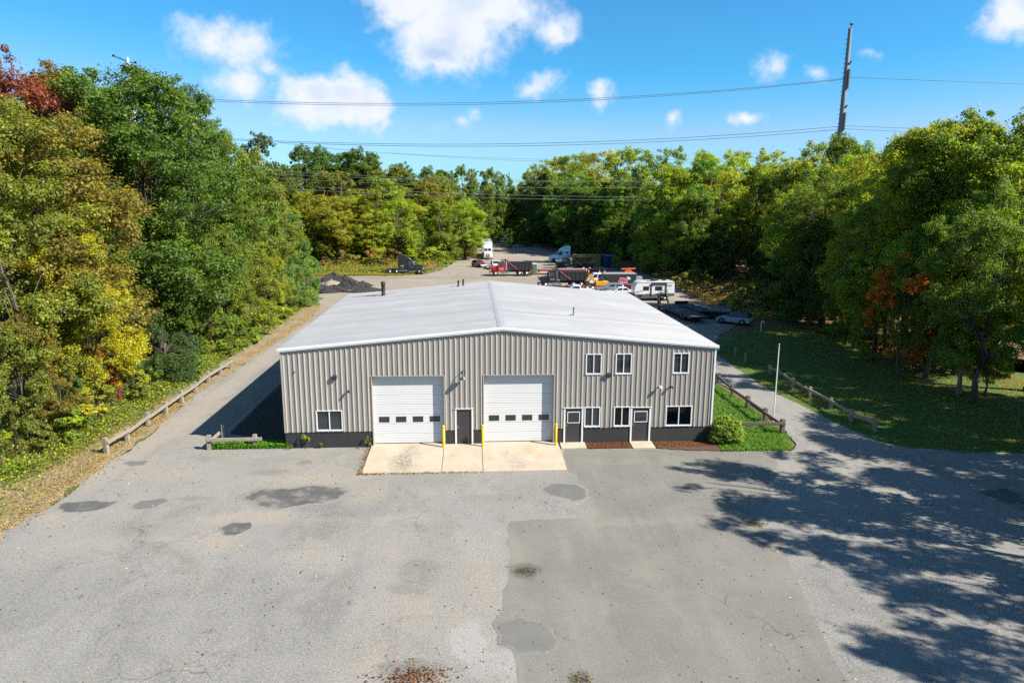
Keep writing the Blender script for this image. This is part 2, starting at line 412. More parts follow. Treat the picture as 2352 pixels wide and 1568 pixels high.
def f_asph(t, v):
    n1 = t.noise(v, 0.22, 6, 0.6, 0.6); n2 = t.noise(v, 1.7, 6, 0.65); n3 = t.noise(v, 13, 5, 0.8); n4 = t.noise(v, 4.5, 5, 0.75); n5 = t.noise(v, .07, 4, .6)
    c = t.mix(t.ss(n1, .32, .68), (.248, .243, .226, 1), (.312, .302, .277, 1))
    c = t.mix(t.math('MULTIPLY', t.ss(n5, .42, .60), .55), c, (.36, .335, .29, 1))
    c = t.mix(t.math('MULTIPLY', t.ss(t.noise(v, .13, 6, .7, 1.0), .52, .64), .6), c, (.205, .196, .178, 1))
    c = t.mix(t.math('MULTIPLY', t.ss(t.noise(v, .31, 6, .75, 1.5), .57, .68), .55), c, (.40, .362, .305, 1))
    c = t.mix(t.math('MULTIPLY', t.ss(n2, .46, .70), .60), c, (.325, .288, .238, 1))
    c = t.mix(t.math('MULTIPLY', t.ss(t.noise(v, .45, 6, .7, .8), .56, .70), .55), c, (.20, .187, .165, 1))
    c = t.mix(t.math('MULTIPLY', t.ss(n2, .46, .26), .40), c, (.19, .19, .187, 1))
    c = t.mix(t.math('MULTIPLY', blobs(t, v, DUST, .8, .6, .7), .80), c, (.42, .355, .275, 1))
    c = t.mix(t.math('MULTIPLY', blobs(t, v, PALE, .3, .5, 1.0), .65), c, (.43, .42, .40, 1))
    c = t.mix(t.math('MULTIPLY', blobs(t, v, OIL, .6, .35, 1.6), .62), c, (.085, .075, .066, 1))
    tr = t.noise(t.vmath('MULTIPLY', v, (1.1, .10, 1)), .8, 6, .65, .3)
    c = t.mix(t.math('MULTIPLY', t.ss(tr, .53, .72), .40), c, (.20, .192, .175, 1))
    c = t.mix(t.math('MULTIPLY', t.ss(tr, .46, .28), .38), c, (.385, .36, .318, 1))
    # aggregate speckle
    c = t.mix(t.math('MULTIPLY', t.ss(n3, .50, .66), .62), c, (.52, .51, .485, 1))
    c = t.mix(t.math('MULTIPLY', t.ss(n3, .50, .34), .62), c, (.105, .103, .098, 1))
    c = t.mix(t.math('MULTIPLY', t.ss(n4, .50, .30), .30), c, (.15, .148, .14, 1))
    # hairline cracks
    wv = t.vmath('ADD', v, t.vmath('MULTIPLY', t.vmath('SUBTRACT', t.noise(v, .5, 3), (.5, .5, .5)), (3, 3, 0)))
    vo = t.new('ShaderNodeTexVoronoi', feature='DISTANCE_TO_EDGE'); t.l.new(wv, vo.inputs['Vector']); vo.inputs['Scale'].default_value = 0.13
    ck = t.math('MULTIPLY', t.ss(vo.outputs[0], .007, .002), t.math('MULTIPLY', t.ss(t.noise(v, .12, 2), .52, .66), .5))
    vo2 = t.new('ShaderNodeTexVoronoi', feature='DISTANCE_TO_EDGE'); t.l.new(wv, vo2.inputs['Vector']); vo2.inputs['Scale'].default_value = 1.6
    ck2 = t.math('MULTIPLY', t.ss(vo2.outputs[0], .05, .02), t.ss(t.noise(v, .18, 2), .60, .68))
    return t.mix(t.math('MAXIMUM', ck, t.math('MULTIPLY', ck2, .35)), c, (.06, .058, .054, 1))
M_ASPH = surf('old_asphalt', f_asph, .92, .5, 60, .012)
SDUST = [px_blob(*q) for q in [(1340, 1150, 22, 60, .8), (1500, 1196, 200, 8, .5), (1180, 1260, 14, 60, .6), (1340, 1420, 40, 90, .4), (1480, 1305, 40, 25, .5), (1745, 1165, 26, 50, .6), (1430, 1060, 60, 4, .4), (1790, 1240, 50, 30, .5), (1900, 1420, 26, 90, .5), (1300, 1250, 20, 40, .4), (1560, 1400, 12, 100, .25), (1380, 1400, 14, 80, .45), (1600, 1120, 100, 7, .3)]]
SOIL = [px_blob(*q) for q in [(1205, 1310, 30, 15, 1), (1740, 1202, 20, 9, 1), (1330, 1558, 20, 18, .8), (1760, 1255, 20, 7, .5)]]
def f_seal(t, v):
    n1 = t.noise(v, 0.3, 6, 0.6, 0.5); n2 = t.noise(v, 2.2, 6, 0.65); n3 = t.noise(v, 13, 5, 0.8); n4 = t.noise(v, .8, 5, .7)
    c = t.mix(t.ss(n1, .32, .7), (.205, .198, .174, 1), (.250, .240, .208, 1))
    c = t.mix(t.math('MULTIPLY', t.ss(n2, .52, .8), .45), c, (.285, .26, .215, 1))
    c = t.mix(t.math('MULTIPLY', t.ss(n4, .45, .28), .35), c, (.155, .152, .138, 1))
    c = t.mix(t.math('MULTIPLY', t.ss(t.noise(v, .5, 6, .7, .8), .54, .70), .5), c, (.30, .268, .222, 1))
    c = t.mix(t.math('MULTIPLY', blobs(t, v, SDUST, .8, .5, .8), .75), c, (.345, .305, .25, 1))
    c = t.mix(t.math('MULTIPLY', blobs(t, v, SOIL, .6, .3, 1.8), .8), c, (.055, .048, .040, 1))
    tr = t.noise(t.vmath('MULTIPLY', v, (1.0, .10, 1)), .8, 6, .65, .3)
    c = t.mix(t.math('MULTIPLY', t.ss(tr, .53, .72), .42), c, (.155, .15, .135, 1))
    c = t.mix(t.math('MULTIPLY', t.ss(tr, .46, .28), .42), c, (.315, .288, .24, 1))
    c = t.mix(t.math('MULTIPLY', t.ss(n3, .50, .68), .45), c, (.40, .39, .355, 1))
    c = t.mix(t.math('MULTIPLY', t.ss(n3, .50, .32), .50), c, (.10, .098, .088, 1))
    wv = t.vmath('ADD', v, t.vmath('MULTIPLY', t.vmath('SUBTRACT', t.noise(v, .6, 3), (.5, .5, .5)), (2.5, 2.5, 0)))
    vo = t.new('ShaderNodeTexVoronoi', feature='DISTANCE_TO_EDGE'); t.l.new(wv, vo.inputs['Vector']); vo.inputs['Scale'].default_value = 0.2
    ck = t.math('MULTIPLY', t.ss(vo.outputs[0], .008, .002), t.ss(t.noise(v, .15, 2), .54, .66))
    return t.mix(t.math('MULTIPLY', ck, .45), c, (.06, .058, .05, 1))
M_SEAL = surf('sealed_asphalt', f_seal, .9, .35, 60, .01)
def edge_fade(t, v, c, under):
    at = t.new('ShaderNodeAttribute', attribute_name='e', attribute_type='GEOMETRY')
    f = t.ss(t.math('ADD', at.outputs['Fac'], t.math('MULTIPLY', t.math('SUBTRACT', t.noise(v, 2.4, 5, .7), .5), 1.1)), .12, .42)
    n3 = t.noise(v, 13, 5, .8)
    u = t.mix(t.math('MULTIPLY', t.ss(n3, .50, .34), .5), under, (.11, .105, .10, 1))
    return t.mix(f, t.mix(t.math('MULTIPLY', t.ss(n3, .50, .66), .5), u, (.47, .45, .42, 1)), c)
def f_patch(t, v):
    n1 = t.noise(v, .9, 5, .6); n3 = t.noise(v, 60, 3, .7)
    c = t.mix(t.ss(n1, .35, .7), (.105, .105, .102, 1), (.150, .147, .140, 1))
    c = t.mix(t.math('MULTIPLY', t.ss(t.noise(v, .9, 5, .6), .50, .66), .75), c, (.29, .27, .235, 1))
    return edge_fade(t, v, t.mix(t.math('MULTIPLY', t.ss(n3, .55, .75), .3), c, (.30, .30, .29, 1)), (.275, .262, .235, 1))
M_PATCH = surf('patch_asphalt', f_patch, .9, .3, 60, .01)
def f_patch2(t, v):
    n1 = t.noise(v, .9, 5, .6); n3 = t.noise(v, 60, 3, .7)
    c = t.mix(t.ss(n1, .35, .7), (.155, .155, .148, 1), (.19, .188, .175, 1))
    return edge_fade(t, v, t.mix(t.math('MULTIPLY', t.ss(n3, .55, .75), .3), c, (.34, .34, .32, 1)), (.275, .262, .235, 1))
M_PATCH2 = surf('faded_patch_asphalt', f_patch2, .9, .3, 60, .01)
def f_patch3(t, v):
    n1 = t.noise(v, .9, 5, .6); n3 = t.noise(v, 13, 5, .8)
    c = t.mix(t.ss(n1, .35, .7), (.185, .182, .168, 1), (.215, .208, .188, 1))
    c = t.mix(t.math('MULTIPLY', t.ss(n3, .5, .34), .35), c, (.11, .108, .10, 1))
    return edge_fade(t, v, c, (.235, .224, .198, 1))
M_PATCH3 = surf('faded_patch_on_seal', f_patch3, .9, .3, 60, .01)
CST = [px_blob(*q) for q in [(925, 1062, 26, 20, .9), (945, 1040, 16, 14, .7), (1190, 1062, 16, 14, .55), (1160, 1045, 8, 10, .5)]]
CRU = [px_blob(*q) for q in [(1215, 1037, 14, 6, .8), (1240, 1050, 12, 5, .5)]]
def f_conc(t, v):
    n1 = t.noise(v, .7, 6, .6); n3 = t.noise(v, 40, 3, .6)
    c = t.mix(t.ss(n1, .3, .7), (.53, .44, .325, 1), (.60, .515, .40, 1))
    c = t.mix(t.math('MULTIPLY', t.math('MULTIPLY', blobs(t, v, CST, .8, .4, 2.0), t.ss(t.noise(v, 5, 6, .75), .38, .58)), .8), c, (.17, .15, .125, 1))
    c = t.mix(t.math('MULTIPLY', blobs(t, v, CRU, .7, .2, 2.0), .5), c, (.55, .30, .08, 1))
    c = t.mix(t.math('MULTIPLY', t.ss(t.noise(v, 1.6, 6, .7), .52, .70), .45), c, (.40, .325, .235, 1))
    return t.mix(t.math('MULTIPLY', t.ss(n3, .6, .8), .25), c, (.30, .25, .19, 1))
M_CONC = surf('concrete', f_conc, .85, .2, 50, .006, k=0.62)
def f_dirt(t, v):
    n1 = t.noise(v, .09, 6, .6, .5); n2 = t.noise(v, .8, 6, .65); n3 = t.noise(v, 9, 4, .7)
    c = t.mix(t.ss(n1, .35, .65), (.335, .285, .225, 1), (.28, .24, .19, 1))
    c = t.mix(t.math('MULTIPLY', t.ss(n2, .5, .72), .55), c, (.185, .155, .12, 1))
    st = t.noise(t.vmath('MULTIPLY', v, (.12, 1.0, 1)), .9, 4, .6)
    c = t.mix(t.math('MULTIPLY', t.ss(st, .55, .72), .35), c, (.17, .14, .11, 1))
    return t.mix(t.math('MULTIPLY', t.ss(n3, .55, .75), .3), c, (.42, .37, .30, 1))
M_DIRT = surf('yard_dirt', f_dirt, .95, .5, 12, .03, k=0.70)
def f_sand(t, v):
    n1 = t.noise(v, .5, 6, .65); n3 = t.noise(v, 14, 4, .7)
    c = t.mix(t.ss(n1, .35, .65), (.29, .22, .125, 1), (.36, .29, .185, 1))
    return t.mix(t.math('MULTIPLY', t.ss(n3, .5, .75), .5), c, (.20, .12, .055, 1))
M_VERGE = surf('leafy_verge', f_sand, .95, .6, 12, .03)
def f_grass(t, v):
    n1 = t.noise(v, .16, 6, .6, .5); n2 = t.noise(v, 1.6, 6, .7); n3 = t.noise(v, 16, 4, .75)
    c = t.mix(t.ss(n1, .4, .62), (.060, .105, .018, 1), (.125, .125, .030, 1))
    c = t.mix(t.math('MULTIPLY', t.ss(n2, .48, .7), .7), c, (.21, .165, .055, 1))
    c = t.mix(t.math('MULTIPLY', t.ss(n3, .5, .75), .45), c, (.10, .15, .03, 1))
    return t.mix(t.math('MULTIPLY', t.ss(n3, .48, .28), .6), c, (.028, .04, .010, 1))
M_GRASS = surf('rough_grass', f_grass, .95, .9, 16, .06, k=0.85)
def f_lawn(t, v):
    n1 = t.noise(v, .25, 5, .6); n2 = t.noise(v, 2.0, 6, .7); n3 = t.noise(v, 20, 4, .75)
    c = t.mix(t.ss(n1, .4, .65), (.050, .115, .018, 1), (.105, .125, .022, 1))
    c = t.mix(t.math('MULTIPLY', t.ss(n2, .55, .75), .5), c, (.16, .11, .035, 1))
    return t.mix(t.math('MULTIPLY', t.ss(n3, .48, .28), .5), c, (.022, .04, .010, 1))
M_LAWN = surf('lawn_grass', f_lawn, .95, .8, 20, .05, k=0.85)
def f_litter(t, v):
    n1 = t.noise(v, .2, 5, .6); n2 = t.noise(v, 3.0, 6, .75); n3 = t.noise(v, 14, 4, .75)
    c = t.mix(t.ss(n2, .35, .7), (.10, .062, .032, 1), (.22, .125, .055, 1))
    c = t.mix(t.math('MULTIPLY', t.ss(n1, .5, .65), .5), c, (.07, .085, .02, 1))
    return t.mix(t.math('MULTIPLY', t.ss(n3, .5, .75), .5), c, (.30, .18, .085, 1))
M_LITTER = surf('leaf_litter', f_litter, .95, .9, 14, .05, k=0.85)
def f_mulch(t, v):
    n3 = t.noise(v, 22, 4, .75)
    return t.mix(t.ss(n3, .35, .68), (.045, .022, .015, 1), (.16, .085, .055, 1))
M_MULCH = surf('red_mulch', f_mulch, .95, .9, 22, .05, k=0.85)

# ------------------------------------------------------------------ ground, lot, drives
def ragged(poly, step=0.8, amp=0.15, seed=1):
    rng = random.Random(seed); out = []
    n = len(poly)
    for i in range(n):
        a = Vector(poly[i][:2]); b = Vector(poly[(i+1) % n][:2]); L = (b-a).length
        k = max(1, min(160, int(L/step)))
        nv = Vector((-(b-a).y, (b-a).x)).normalized() if L > 1e-6 else Vector((0, 0))
        ph = rng.random()*6
        for j in range(k):
            s = j/k; q = a.lerp(b, s)
            if j: q = q + nv*amp*(math.sin(s*L*0.9+ph)*.5 + rng.uniform(-1, 1)*.7)
            out.append((q.x, q.y))
    return out
def sheet(name, poly, z, material, amp=0.0, step=0.8, seed=1, skirt=0.05):
    """flat sheet with its own thin edge"""
    if amp: poly = ragged(poly, step, amp, seed)
    import bmesh
    bm = bmesh.new()
    top = [bm.verts.new((x, y, z)) for x, y in poly]
    bm.faces.new(top)
    bot = [bm.verts.new((x, y, z-skirt)) for x, y in poly]
    n = len(poly)
    for i in range(n): bm.faces.new((top[i], bot[i], bot[(i+1) % n], top[(i+1) % n]))
    bmesh.ops.triangulate(bm, faces=[f for f in bm.faces if len(f.verts) > 4])
    bmesh.ops.recalc_face_normals(bm, faces=bm.faces)
    me = bpy.data.meshes.new(name); bm.to_mesh(me); bm.free()
    me.materials.append(material)
    o = link(bpy.data.objects.new(name, me))
    return o
gm = MB()
N = 24; E_ = 1400
gm.add([(-E_, -400, -0.06), (E_, -400, -0.06), (E_, 2400, -0.06), (-E_, 2400, -0.06)], [(0, 1, 2, 3)])
tag(gm.build('ground', M_LITTER), kind='structure')
tag(sheet('grass_verge', [(-60, -10), (-20.6, -10), (-20.6, 30), (-20.2, 37), (-20.9, 53), (-20.4, 62), (-20.0, 74), (-19.8, 85), (-21, 99), (-24.5, 118), (-29.5, 140), (-60, 140)], -0.03, M_GRASS, .5, 1.0, 3), kind='structure')
tag(sheet('grass_field', [(-60, 139), (-29, 139.5), (-15.5, 139), (-10, 142), (-6.5, 150), (-3, 172), (-2.2, 186), (-.6, 243), (0, 320), (-60, 320)], -0.03, M_GRASS, .7, 1.2, 5), kind='structure')
tag(sheet('lawn', [(24.0, 70), (23.4, 52.5), (24.4, 44.6), (25.2, 40.0), (26.8, 38.4), (32.9, 37.3), (60, 36), (60, 52), (41, 60), (39, 80), (33, 78)], -0.025, M_LAWN, .35, .8, 8), kind='structure')
tag(sheet('dirt_yard', [(-20.5, 64), (-20.2, 85), (-21.4, 99.5), (-24.9, 119), (-29, 139.2), (-15.5, 138.8), (-9, 141), (-6, 151), (-2, 187), (-.3, 243), (2, 320), (16, 320), (24, 210), (33, 172), (36, 140), (36.5, 118), (33.5, 104), (34, 84), (27, 73), (24.2, 66), (20, 66)], -0.015, M_DIRT, .5, 1.2, 11), kind='structure')
tag(sheet('parking_lot', [(-20.9, -30), (-20.9, 29.8), (-20.3, 33), (-20.5, 37), (-20.2, 40.4), (-21.0, 53.4), (-20.6, 61), (-20.3, 74), (-20.0, 84), (-11.0, 84), (-11.0, 40.2), (-11.0, 40.6), (15, 40.6), (15, 38.6), (19.1, 38.4), (20.0, 39.6), (20.5, 42.5), (20.8, 50.9), (20.1, 56), (19.6, 66), (24.0, 66), (23.6, 52.7), (24.5, 44.6), (25.2, 40.1), (26.8, 38.5), (32.9, 37.4), (62, 36), (62, -30)], 0.0, M_ASPH, .13, .5, 21), kind='structure')
tag(sheet('leafy_edge', [(-20.4, 40.5), (-20.9, 53.4), (-20.5, 61), (-20.1, 74), (-19.9, 85), (-20.9, 99), (-23.3, 99), (-22.8, 85), (-22.6, 74), (-22.6, 61), (-22.6, 53.4), (-22.6, 44), (-23.2, 38), (-24.6, 33), (-25.5, 26), (-20.6, 26)], -0.012, M_VERGE, .35, .6, 31, .04), kind='structure')
tag(sheet('sealed_lot', [gx(*q) for q in [(1296, 1030), (1301, 1079), (1325, 1090), (1345, 1130), (1352, 1190), (1172, 1197), (1167, 1300), (1152, 1400), (1130, 1430), (1170, 1470), (1185, 1520), (1200, 1600), (1960, 1600), (1895, 1470), (1830, 1330), (1800, 1262), (1735, 1190), (1768, 1150), (1785, 1060), (1795, 1036)]], 0.004, M_SEAL, .13, .6, 41, .003), kind='structure')
def px_patch(pts, material, seed, label=None):
    poly = ragged([gx(*q) for q in pts], .3, .12, seed)
    n = len(poly); cx_ = sum(p[0] for p in poly)/n; cy_ = sum(p[1] for p in poly)/n
    rings = [(1.06, -.002, 0.0), (1.0, .009, 0.0), (.82, .009, .5), (.5, .009, 1.0)]
    mb = MB(); vals = []
    vs = []
    for (s, z, e) in rings:
        for (x, y) in poly: vs.append((cx_+(x-cx_)*s, cy_+(y-cy_)*s, z)); vals.append(e)
    vs.append((cx_, cy_, .009)); vals.append(1.0)
    fs = []
    for r_ in range(3):
        for i in range(n): fs.append((r_*n+i, r_*n+(i+1) % n, (r_+1)*n+(i+1) % n, (r_+1)*n+i))
    for i in range(n): fs.append((3*n+i, 3*n+(i+1) % n, 4*n))
    mb.add(vs, fs); o = mb.build('asphalt_patch', material)
    a = o.data.attributes.new('e', 'FLOAT', 'POINT'); a.data.foreach_set('value', vals)
    import bmesh
    bm = bmesh.new(); bm.from_mesh(o.data); bmesh.ops.recalc_face_normals(bm, faces=bm.faces)
    if sum(f.normal.z for f in bm.faces) < 0: bmesh.ops.reverse_faces(bm, faces=bm.faces)
    bm.to_mesh(o.data); bm.free()
    return tag(o, kind='structure')
px_patch([(125, 1168), (150, 1152), (210, 1149), (277, 1149), (262, 1160), (225, 1172), (160, 1178)], M_PATCH, 1)
px_patch([(303, 1160), (325, 1149), (380, 1142), (390, 1150), (355, 1166), (305, 1170)], M_PATCH2, 2)
px_patch([(548, 1143), (600, 1120), (680, 1120), (720, 1114), (790, 1117), (805, 1130), (790, 1146), (745, 1157), (690, 1162), (640, 1170), (600, 1166), (570, 1152)], M_PATCH, 3)
px_patch([(503, 1212), (535, 1199), (578, 1199), (580, 1212), (540, 1230), (512, 1228)], M_PATCH, 4)
px_patch([(1236, 1124), (1262, 1110), (1320, 1110), (1352, 1127), (1352, 1144), (1320, 1152), (1262, 1138)], M_PATCH2, 5)
px_patch([(1132, 1432), (1190, 1414), (1268, 1440), (1285, 1478), (1255, 1500), (1190, 1502), (1150, 1482)], M_PATCH3, 6)
px_patch([(1712, 1222), (1760, 1214), (1802, 1236), (1800, 1250), (1745, 1254), (1722, 1240)], M_PATCH3, 7)
px_patch([(278, 1064), (300, 1058), (345, 1058), (330, 1068), (300, 1071)], M_PATCH2, 8)
px_patch([(2235, 1128), (2290, 1118), (2380, 1130), (2400, 1180), (2330, 1170)], M_PATCH, 9)
# side islands
def f_strip(t, v):
    n3 = t.noise(v, 8, 5, .7); n1 = t.noise(v, 1.2, 5, .6)
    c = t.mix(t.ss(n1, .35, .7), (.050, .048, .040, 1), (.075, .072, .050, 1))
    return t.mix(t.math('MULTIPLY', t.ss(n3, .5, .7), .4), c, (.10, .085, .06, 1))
M_STRIP = surf('dark_strip', f_strip, .95, .6, 12, .03)
tag(sheet('shade_toned_strip', [(-15.3, 43.2), (-11.0, 41.2), (-11.0, 66), (-15.2, 66)], 0.006, M_STRIP, .08, .5, 55, .005), kind='structure')  # dark ground beside the wall, deep shade put into its colour
kb = MB(); kb.bbox(-15.52, -15.34, 43.4, 66, -.03, .13); tag(kb.build('kerb', M_CONC_BLK, bevel=.02), kind='structure')
tag(sheet('grass_island', [(-15.5, 40.7), (-11.0, 40.62), (-11.0, 41.3), (-15.2, 41.7)], 0.03, M_LAWN, .12, .4, 51, .12), kind='structure')
tag(sheet('grass_bank', [(14.7, 38.7), (17, 38.5), (19.0, 38.5), (19.9, 39.8), (20.1, 42.5), (20.3, 50.9), (19.7, 56), (19.2, 66), (14.8, 66), (14.8, 40.8)], 0.05, M_LAWN, .12, .4, 53, .15), kind='structure')
tag(sheet('mulch_bed', [(7.0, 39.4), (9.68, 39.35), (9.68, 40.32), (7.0, 40.32)], 0.05, M_MULCH, .06, .3, 61, .08), kind='structure')
tag(sheet('mulch_bed', [(11.2, 39.25), (13.0, 38.75), (15.2, 38.6), (15.2, 40.32), (11.2, 40.32)], 0.06, M_MULCH, .06, .3, 62, .08), kind='structure')

# concrete apron: three slabs with a recessed joint between, falling towards the lot
def slab(name, x0, x1, y0, y1, z0, z1, parent=None):
    mb = MB()
    mb.add([(x0, y0, -.05), (x1, y0, -.05), (x1, y1, -.05), (x0, y1, -.05), (x0, y0, z0), (x1, y0, z0), (x1, y1, z1), (x0, y1, z1)],
           [(0,3,2,1),(4,5,6,7),(0,1,5,4),(1,2,6,5),(2,3,7,6),(3,0,4,7)])
    return mb.build(name, M_CONC, parent, bevel=.012)
apron = thing('concrete_apron', 'pale concrete apron of three slabs before the two garage doors', 'apron', (0, 38, 0))
apron['kind'] = 'structure'
for o in (slab('slab', -6.0, -1.66, 36.15, 40.60, .02, .12, apron), slab('slab', -1.63, .62, 36.15, 40.60, .02, .12, apron), slab('slab', .65, 5.30, 36.15, 40.60, .02, .12, apron)):
    o.location = (0, -38, 0)
for (a, b, lab) in ((5.42, 6.96, 'small concrete pad before the door beside the garage door'), (9.74, 11.12, 'small concrete pad between the two red mulch beds')):
    tag(slab('door_pad', a, b, 39.45 if a < 6 else 39.3, 40.36, .06, .10), lab, 'concrete pad')

# ------------------------------------------------------------------ the metal building
BX0, BX1, BY0, BY1 = -11.08, 14.84, 40.35, 64.1
RX, EAVE, RIDGE = 1.86, 6.02, 7.20
FLOOR = 0.12
def roof_z(x):
    return EAVE + (RIDGE-EAVE)*(1-abs(x-RX)/((RX-BX0) if x < RX else (BX1-RX)))
bld = thing('metal_building', 'tan ribbed metal garage building with white roof and black base', 'building', (RX, BY0, 0))
def P(o):
    o.parent = bld; o.matrix_parent_inverse = Matrix.Translation((-RX, -BY0, 0)); return o
OPEN = [  # x0, x1, z0, z1
 (-5.86, -1.60, 0, 4.39), (0.77, 5.01, 0, 4.39), (-.97, .13, 0, 2.33), (5.64, 6.84, 0, 2.29), (9.76, 11.02, 0, 2.27),
 (-9.20, -7.68, 1.10, 2.34), (6.92, 7.86, 1.10, 2.33), (8.74, 9.70, 1.10, 2.33), (11.96, 13.56, 1.08, 2.33),
 (6.93, 7.86, 4.40, 5.64), (8.74, 9.69, 4.40, 5.64), (12.25, 13.21, 4.40, 5.64)]
SID_B = 1.0
PROF = [(0, 0), (.020, 0), (.028, .047), (.070, .047), (.100, 0), (.170, 0), (.262, .017), (.270, 0)]
PER = 0.3048
def rib_xs(a, b):
    xs = []; k0 = int(a//PER)-1
    for k in range(k0, int(b//PER)+2):
        for (p, d) in PROF: xs.append((k*PER+p, d))
    return xs
def depth(x, org):
    q = (x-org) % PER
    for i in range(len(PROF)):
        a = PROF[i]; b = PROF[i+1] if i+1 < len(PROF) else (PER, 0)
        if a[0] <= q <= b[0]: return a[1] + (b[1]-a[1])*(q-a[0])/(b[0]-a[0])
    return 0
n_sheet = 0
x = BX0+.06
while x < BX1-.07:
    x2 = min(x+3*PER, BX1-.06)
    xs = {round(x, 4), round(x2, 4)}
    k = 0
    while x+k*PER < x2:
        for (p, d) in PROF:
            if x+k*PER+p < x2: xs.add(round(x+k*PER+p, 4))
        k += 1
    for o in OPEN:
        for e in (o[0], o[1]):
            if x < e < x2: xs.add(round(e, 4))
    if x < RX < x2: xs.add(RX)
    xs = sorted(xs)
    mb = MB()
    for a, b in zip(xs[:-1], xs[1:]):
        if b-a < 1e-4: continue
        mid = (a+b)/2
        cuts = sorted((o[2], o[3]) for o in OPEN if o[0] < mid < o[1])
        lo = SID_B; spans = []
        for (c0, c1) in cuts:
            if c0 > lo: spans.append((lo, c0))
            lo = max(lo, c1)
        spans.append((lo, None))
        da, db = depth(a, x), depth(b, x)
        if abs(a-x) < 1e-3: da = 0
        if abs(b-x2) < 1e-3: db = 0
        for (s0, s1) in spans:
            ta = roof_z(a)-.02 if s1 is None else s1; tb = roof_z(b)-.02 if s1 is None else s1
            if ta-s0 < .01: continue
            mb.add([(a, BY0-da, s0), (b, BY0-db, s0), (b, BY0-db, tb), (a, BY0-da, ta)], [(0, 1, 2, 3)])
    P(mb.build('siding_panel', M_SIDING))
    x = x2
# structural wall behind the siding, set back, cut round the openings
mb = MB()
xs = sorted({BX0+.05, BX1-.05, RX} | {o[0] for o in OPEN} | {o[1] for o in OPEN})
for a, b in zip(xs[:-1], xs[1:]):
    if b-a < 1e-3: continue
    mid = (a+b)/2
    cuts = sorted((o[2], o[3]) for o in OPEN if o[0] < mid < o[1]); lo = SID_B; spans = []
    for (c0, c1) in cuts:
        if c0 > lo: spans.append((lo, c0))
        lo = max(lo, c1)
    spans.append((lo, None))
    for (s0, s1) in spans:
        ta = roof_z(a)-.04 if s1 is None else s1; tb = roof_z(b)-.04 if s1 is None else s1
        y0, y1 = BY0+.035, BY0+.20
        mb.add([(a, y0, s0), (b, y0, s0), (b, y0, tb), (a, y0, ta), (a, y1, s0), (b, y1, s0), (b, y1, tb), (a, y1, ta)],
               [(0,1,2,3), (5,4,7,6), (0,4,5,1), (3,2,6,7), (1,5,6,2), (0,3,7,4)])
P(mb.build('wall_core', M_SIDING))
# black base between the doors
edges = [BX0, -5.86, -1.60, -.97, .13, .77, 5.01, 5.64, 6.84, 9.76, 11.02, BX1]
for a, b in zip(edges[0::2], edges[1::2]):
    P(MB().bbox(a+.003, b-.003, BY0+.012, BY0+.30, -.05, SID_B+.012).build('base_wall', M_BASE))
# side and rear walls
def side_wall(xw, sgn):
    mb = MB(); ys = []
    y = BY0+.2; pts = []
    while y < BY1-.01:
        for (p, d) in PROF[:5]:
            if y+p < BY1: pts.append((y+p, d))
        y += PER
    pts.append((BY1, 0))
    for (a, da), (b, db) in zip(pts[:-1], pts[1:]):
        mb.add([(xw+sgn*da, a, .9), (xw+sgn*db, b, .9), (xw+sgn*db, b, EAVE-.02), (xw+sgn*da, a, EAVE-.02)], [(0, 1, 2, 3)])
    return mb
P(side_wall(BX0, -1).build('side_wall', M_SIDING)); P(side_wall(BX1, 1).build('side_wall', M_SIDING))
P(MB().bbox(BX0+.02, BX0+.2, BY0+.31, BY1-.02, -.05, .98).build('base_wall', M_BASE))
P(MB().bbox(BX1-.2, BX1-.02, BY0+.31, BY1-.02, -.05, .98).build('base_wall', M_BASE))
mb = MB(); mb.add([(BX0, BY1, 0), (BX1, BY1, 0), (BX1, BY1, EAVE-.02), (RX, BY1, RIDGE-.02), (BX0, BY1, EAVE-.02)], [(0, 1, 2, 3, 4)])
P(mb.build('rear_wall', M_SIDING))
# roof sheets, ribs run from ridge to eave
def f_roof(t, v):
    n1 = t.noise(v, .35, 5, .6, .4); st = t.noise(t.vmath('MULTIPLY', v, (.35, 3.0, 1)), .9, 4, .6)
    c = t.mix(t.ss(n1, .35, .68), (.44, .44, .445, 1), (.50, .50, .502, 1))
    c = t.mix(t.math('MULTIPLY', t.ss(st, .52, .74), .45), c, (.36, .362, .368, 1))
    oi = t.new('ShaderNodeObjectInfo'); c = t.mix(t.math('MULTIPLY', oi.outputs['Random'], .6), c, (.34, .345, .358, 1))
    soot = blobs(t, v, [(-9.0, 62.0, 1.5, .28, 0, 1), (-7.6, 62.1, 1.0, .22, 0, .7)], .8, .15, 2.0)
    c = t.mix(t.math('MULTIPLY', soot, .85), c, (.07, .06, .045, 1))
    return t.mix(t.math('MULTIPLY', t.ss(t.noise(v, 9, 4, .7), .62, .75), .25), c, (.36, .36, .36, 1))
M_ROOF = surf('roof_metal', f_roof, .42, .05, 20, .01, .5)
RIBR = [(0, 0), (.03, 0), (.055, .045), (.10, .045), (.125, 0)]
OV = .14
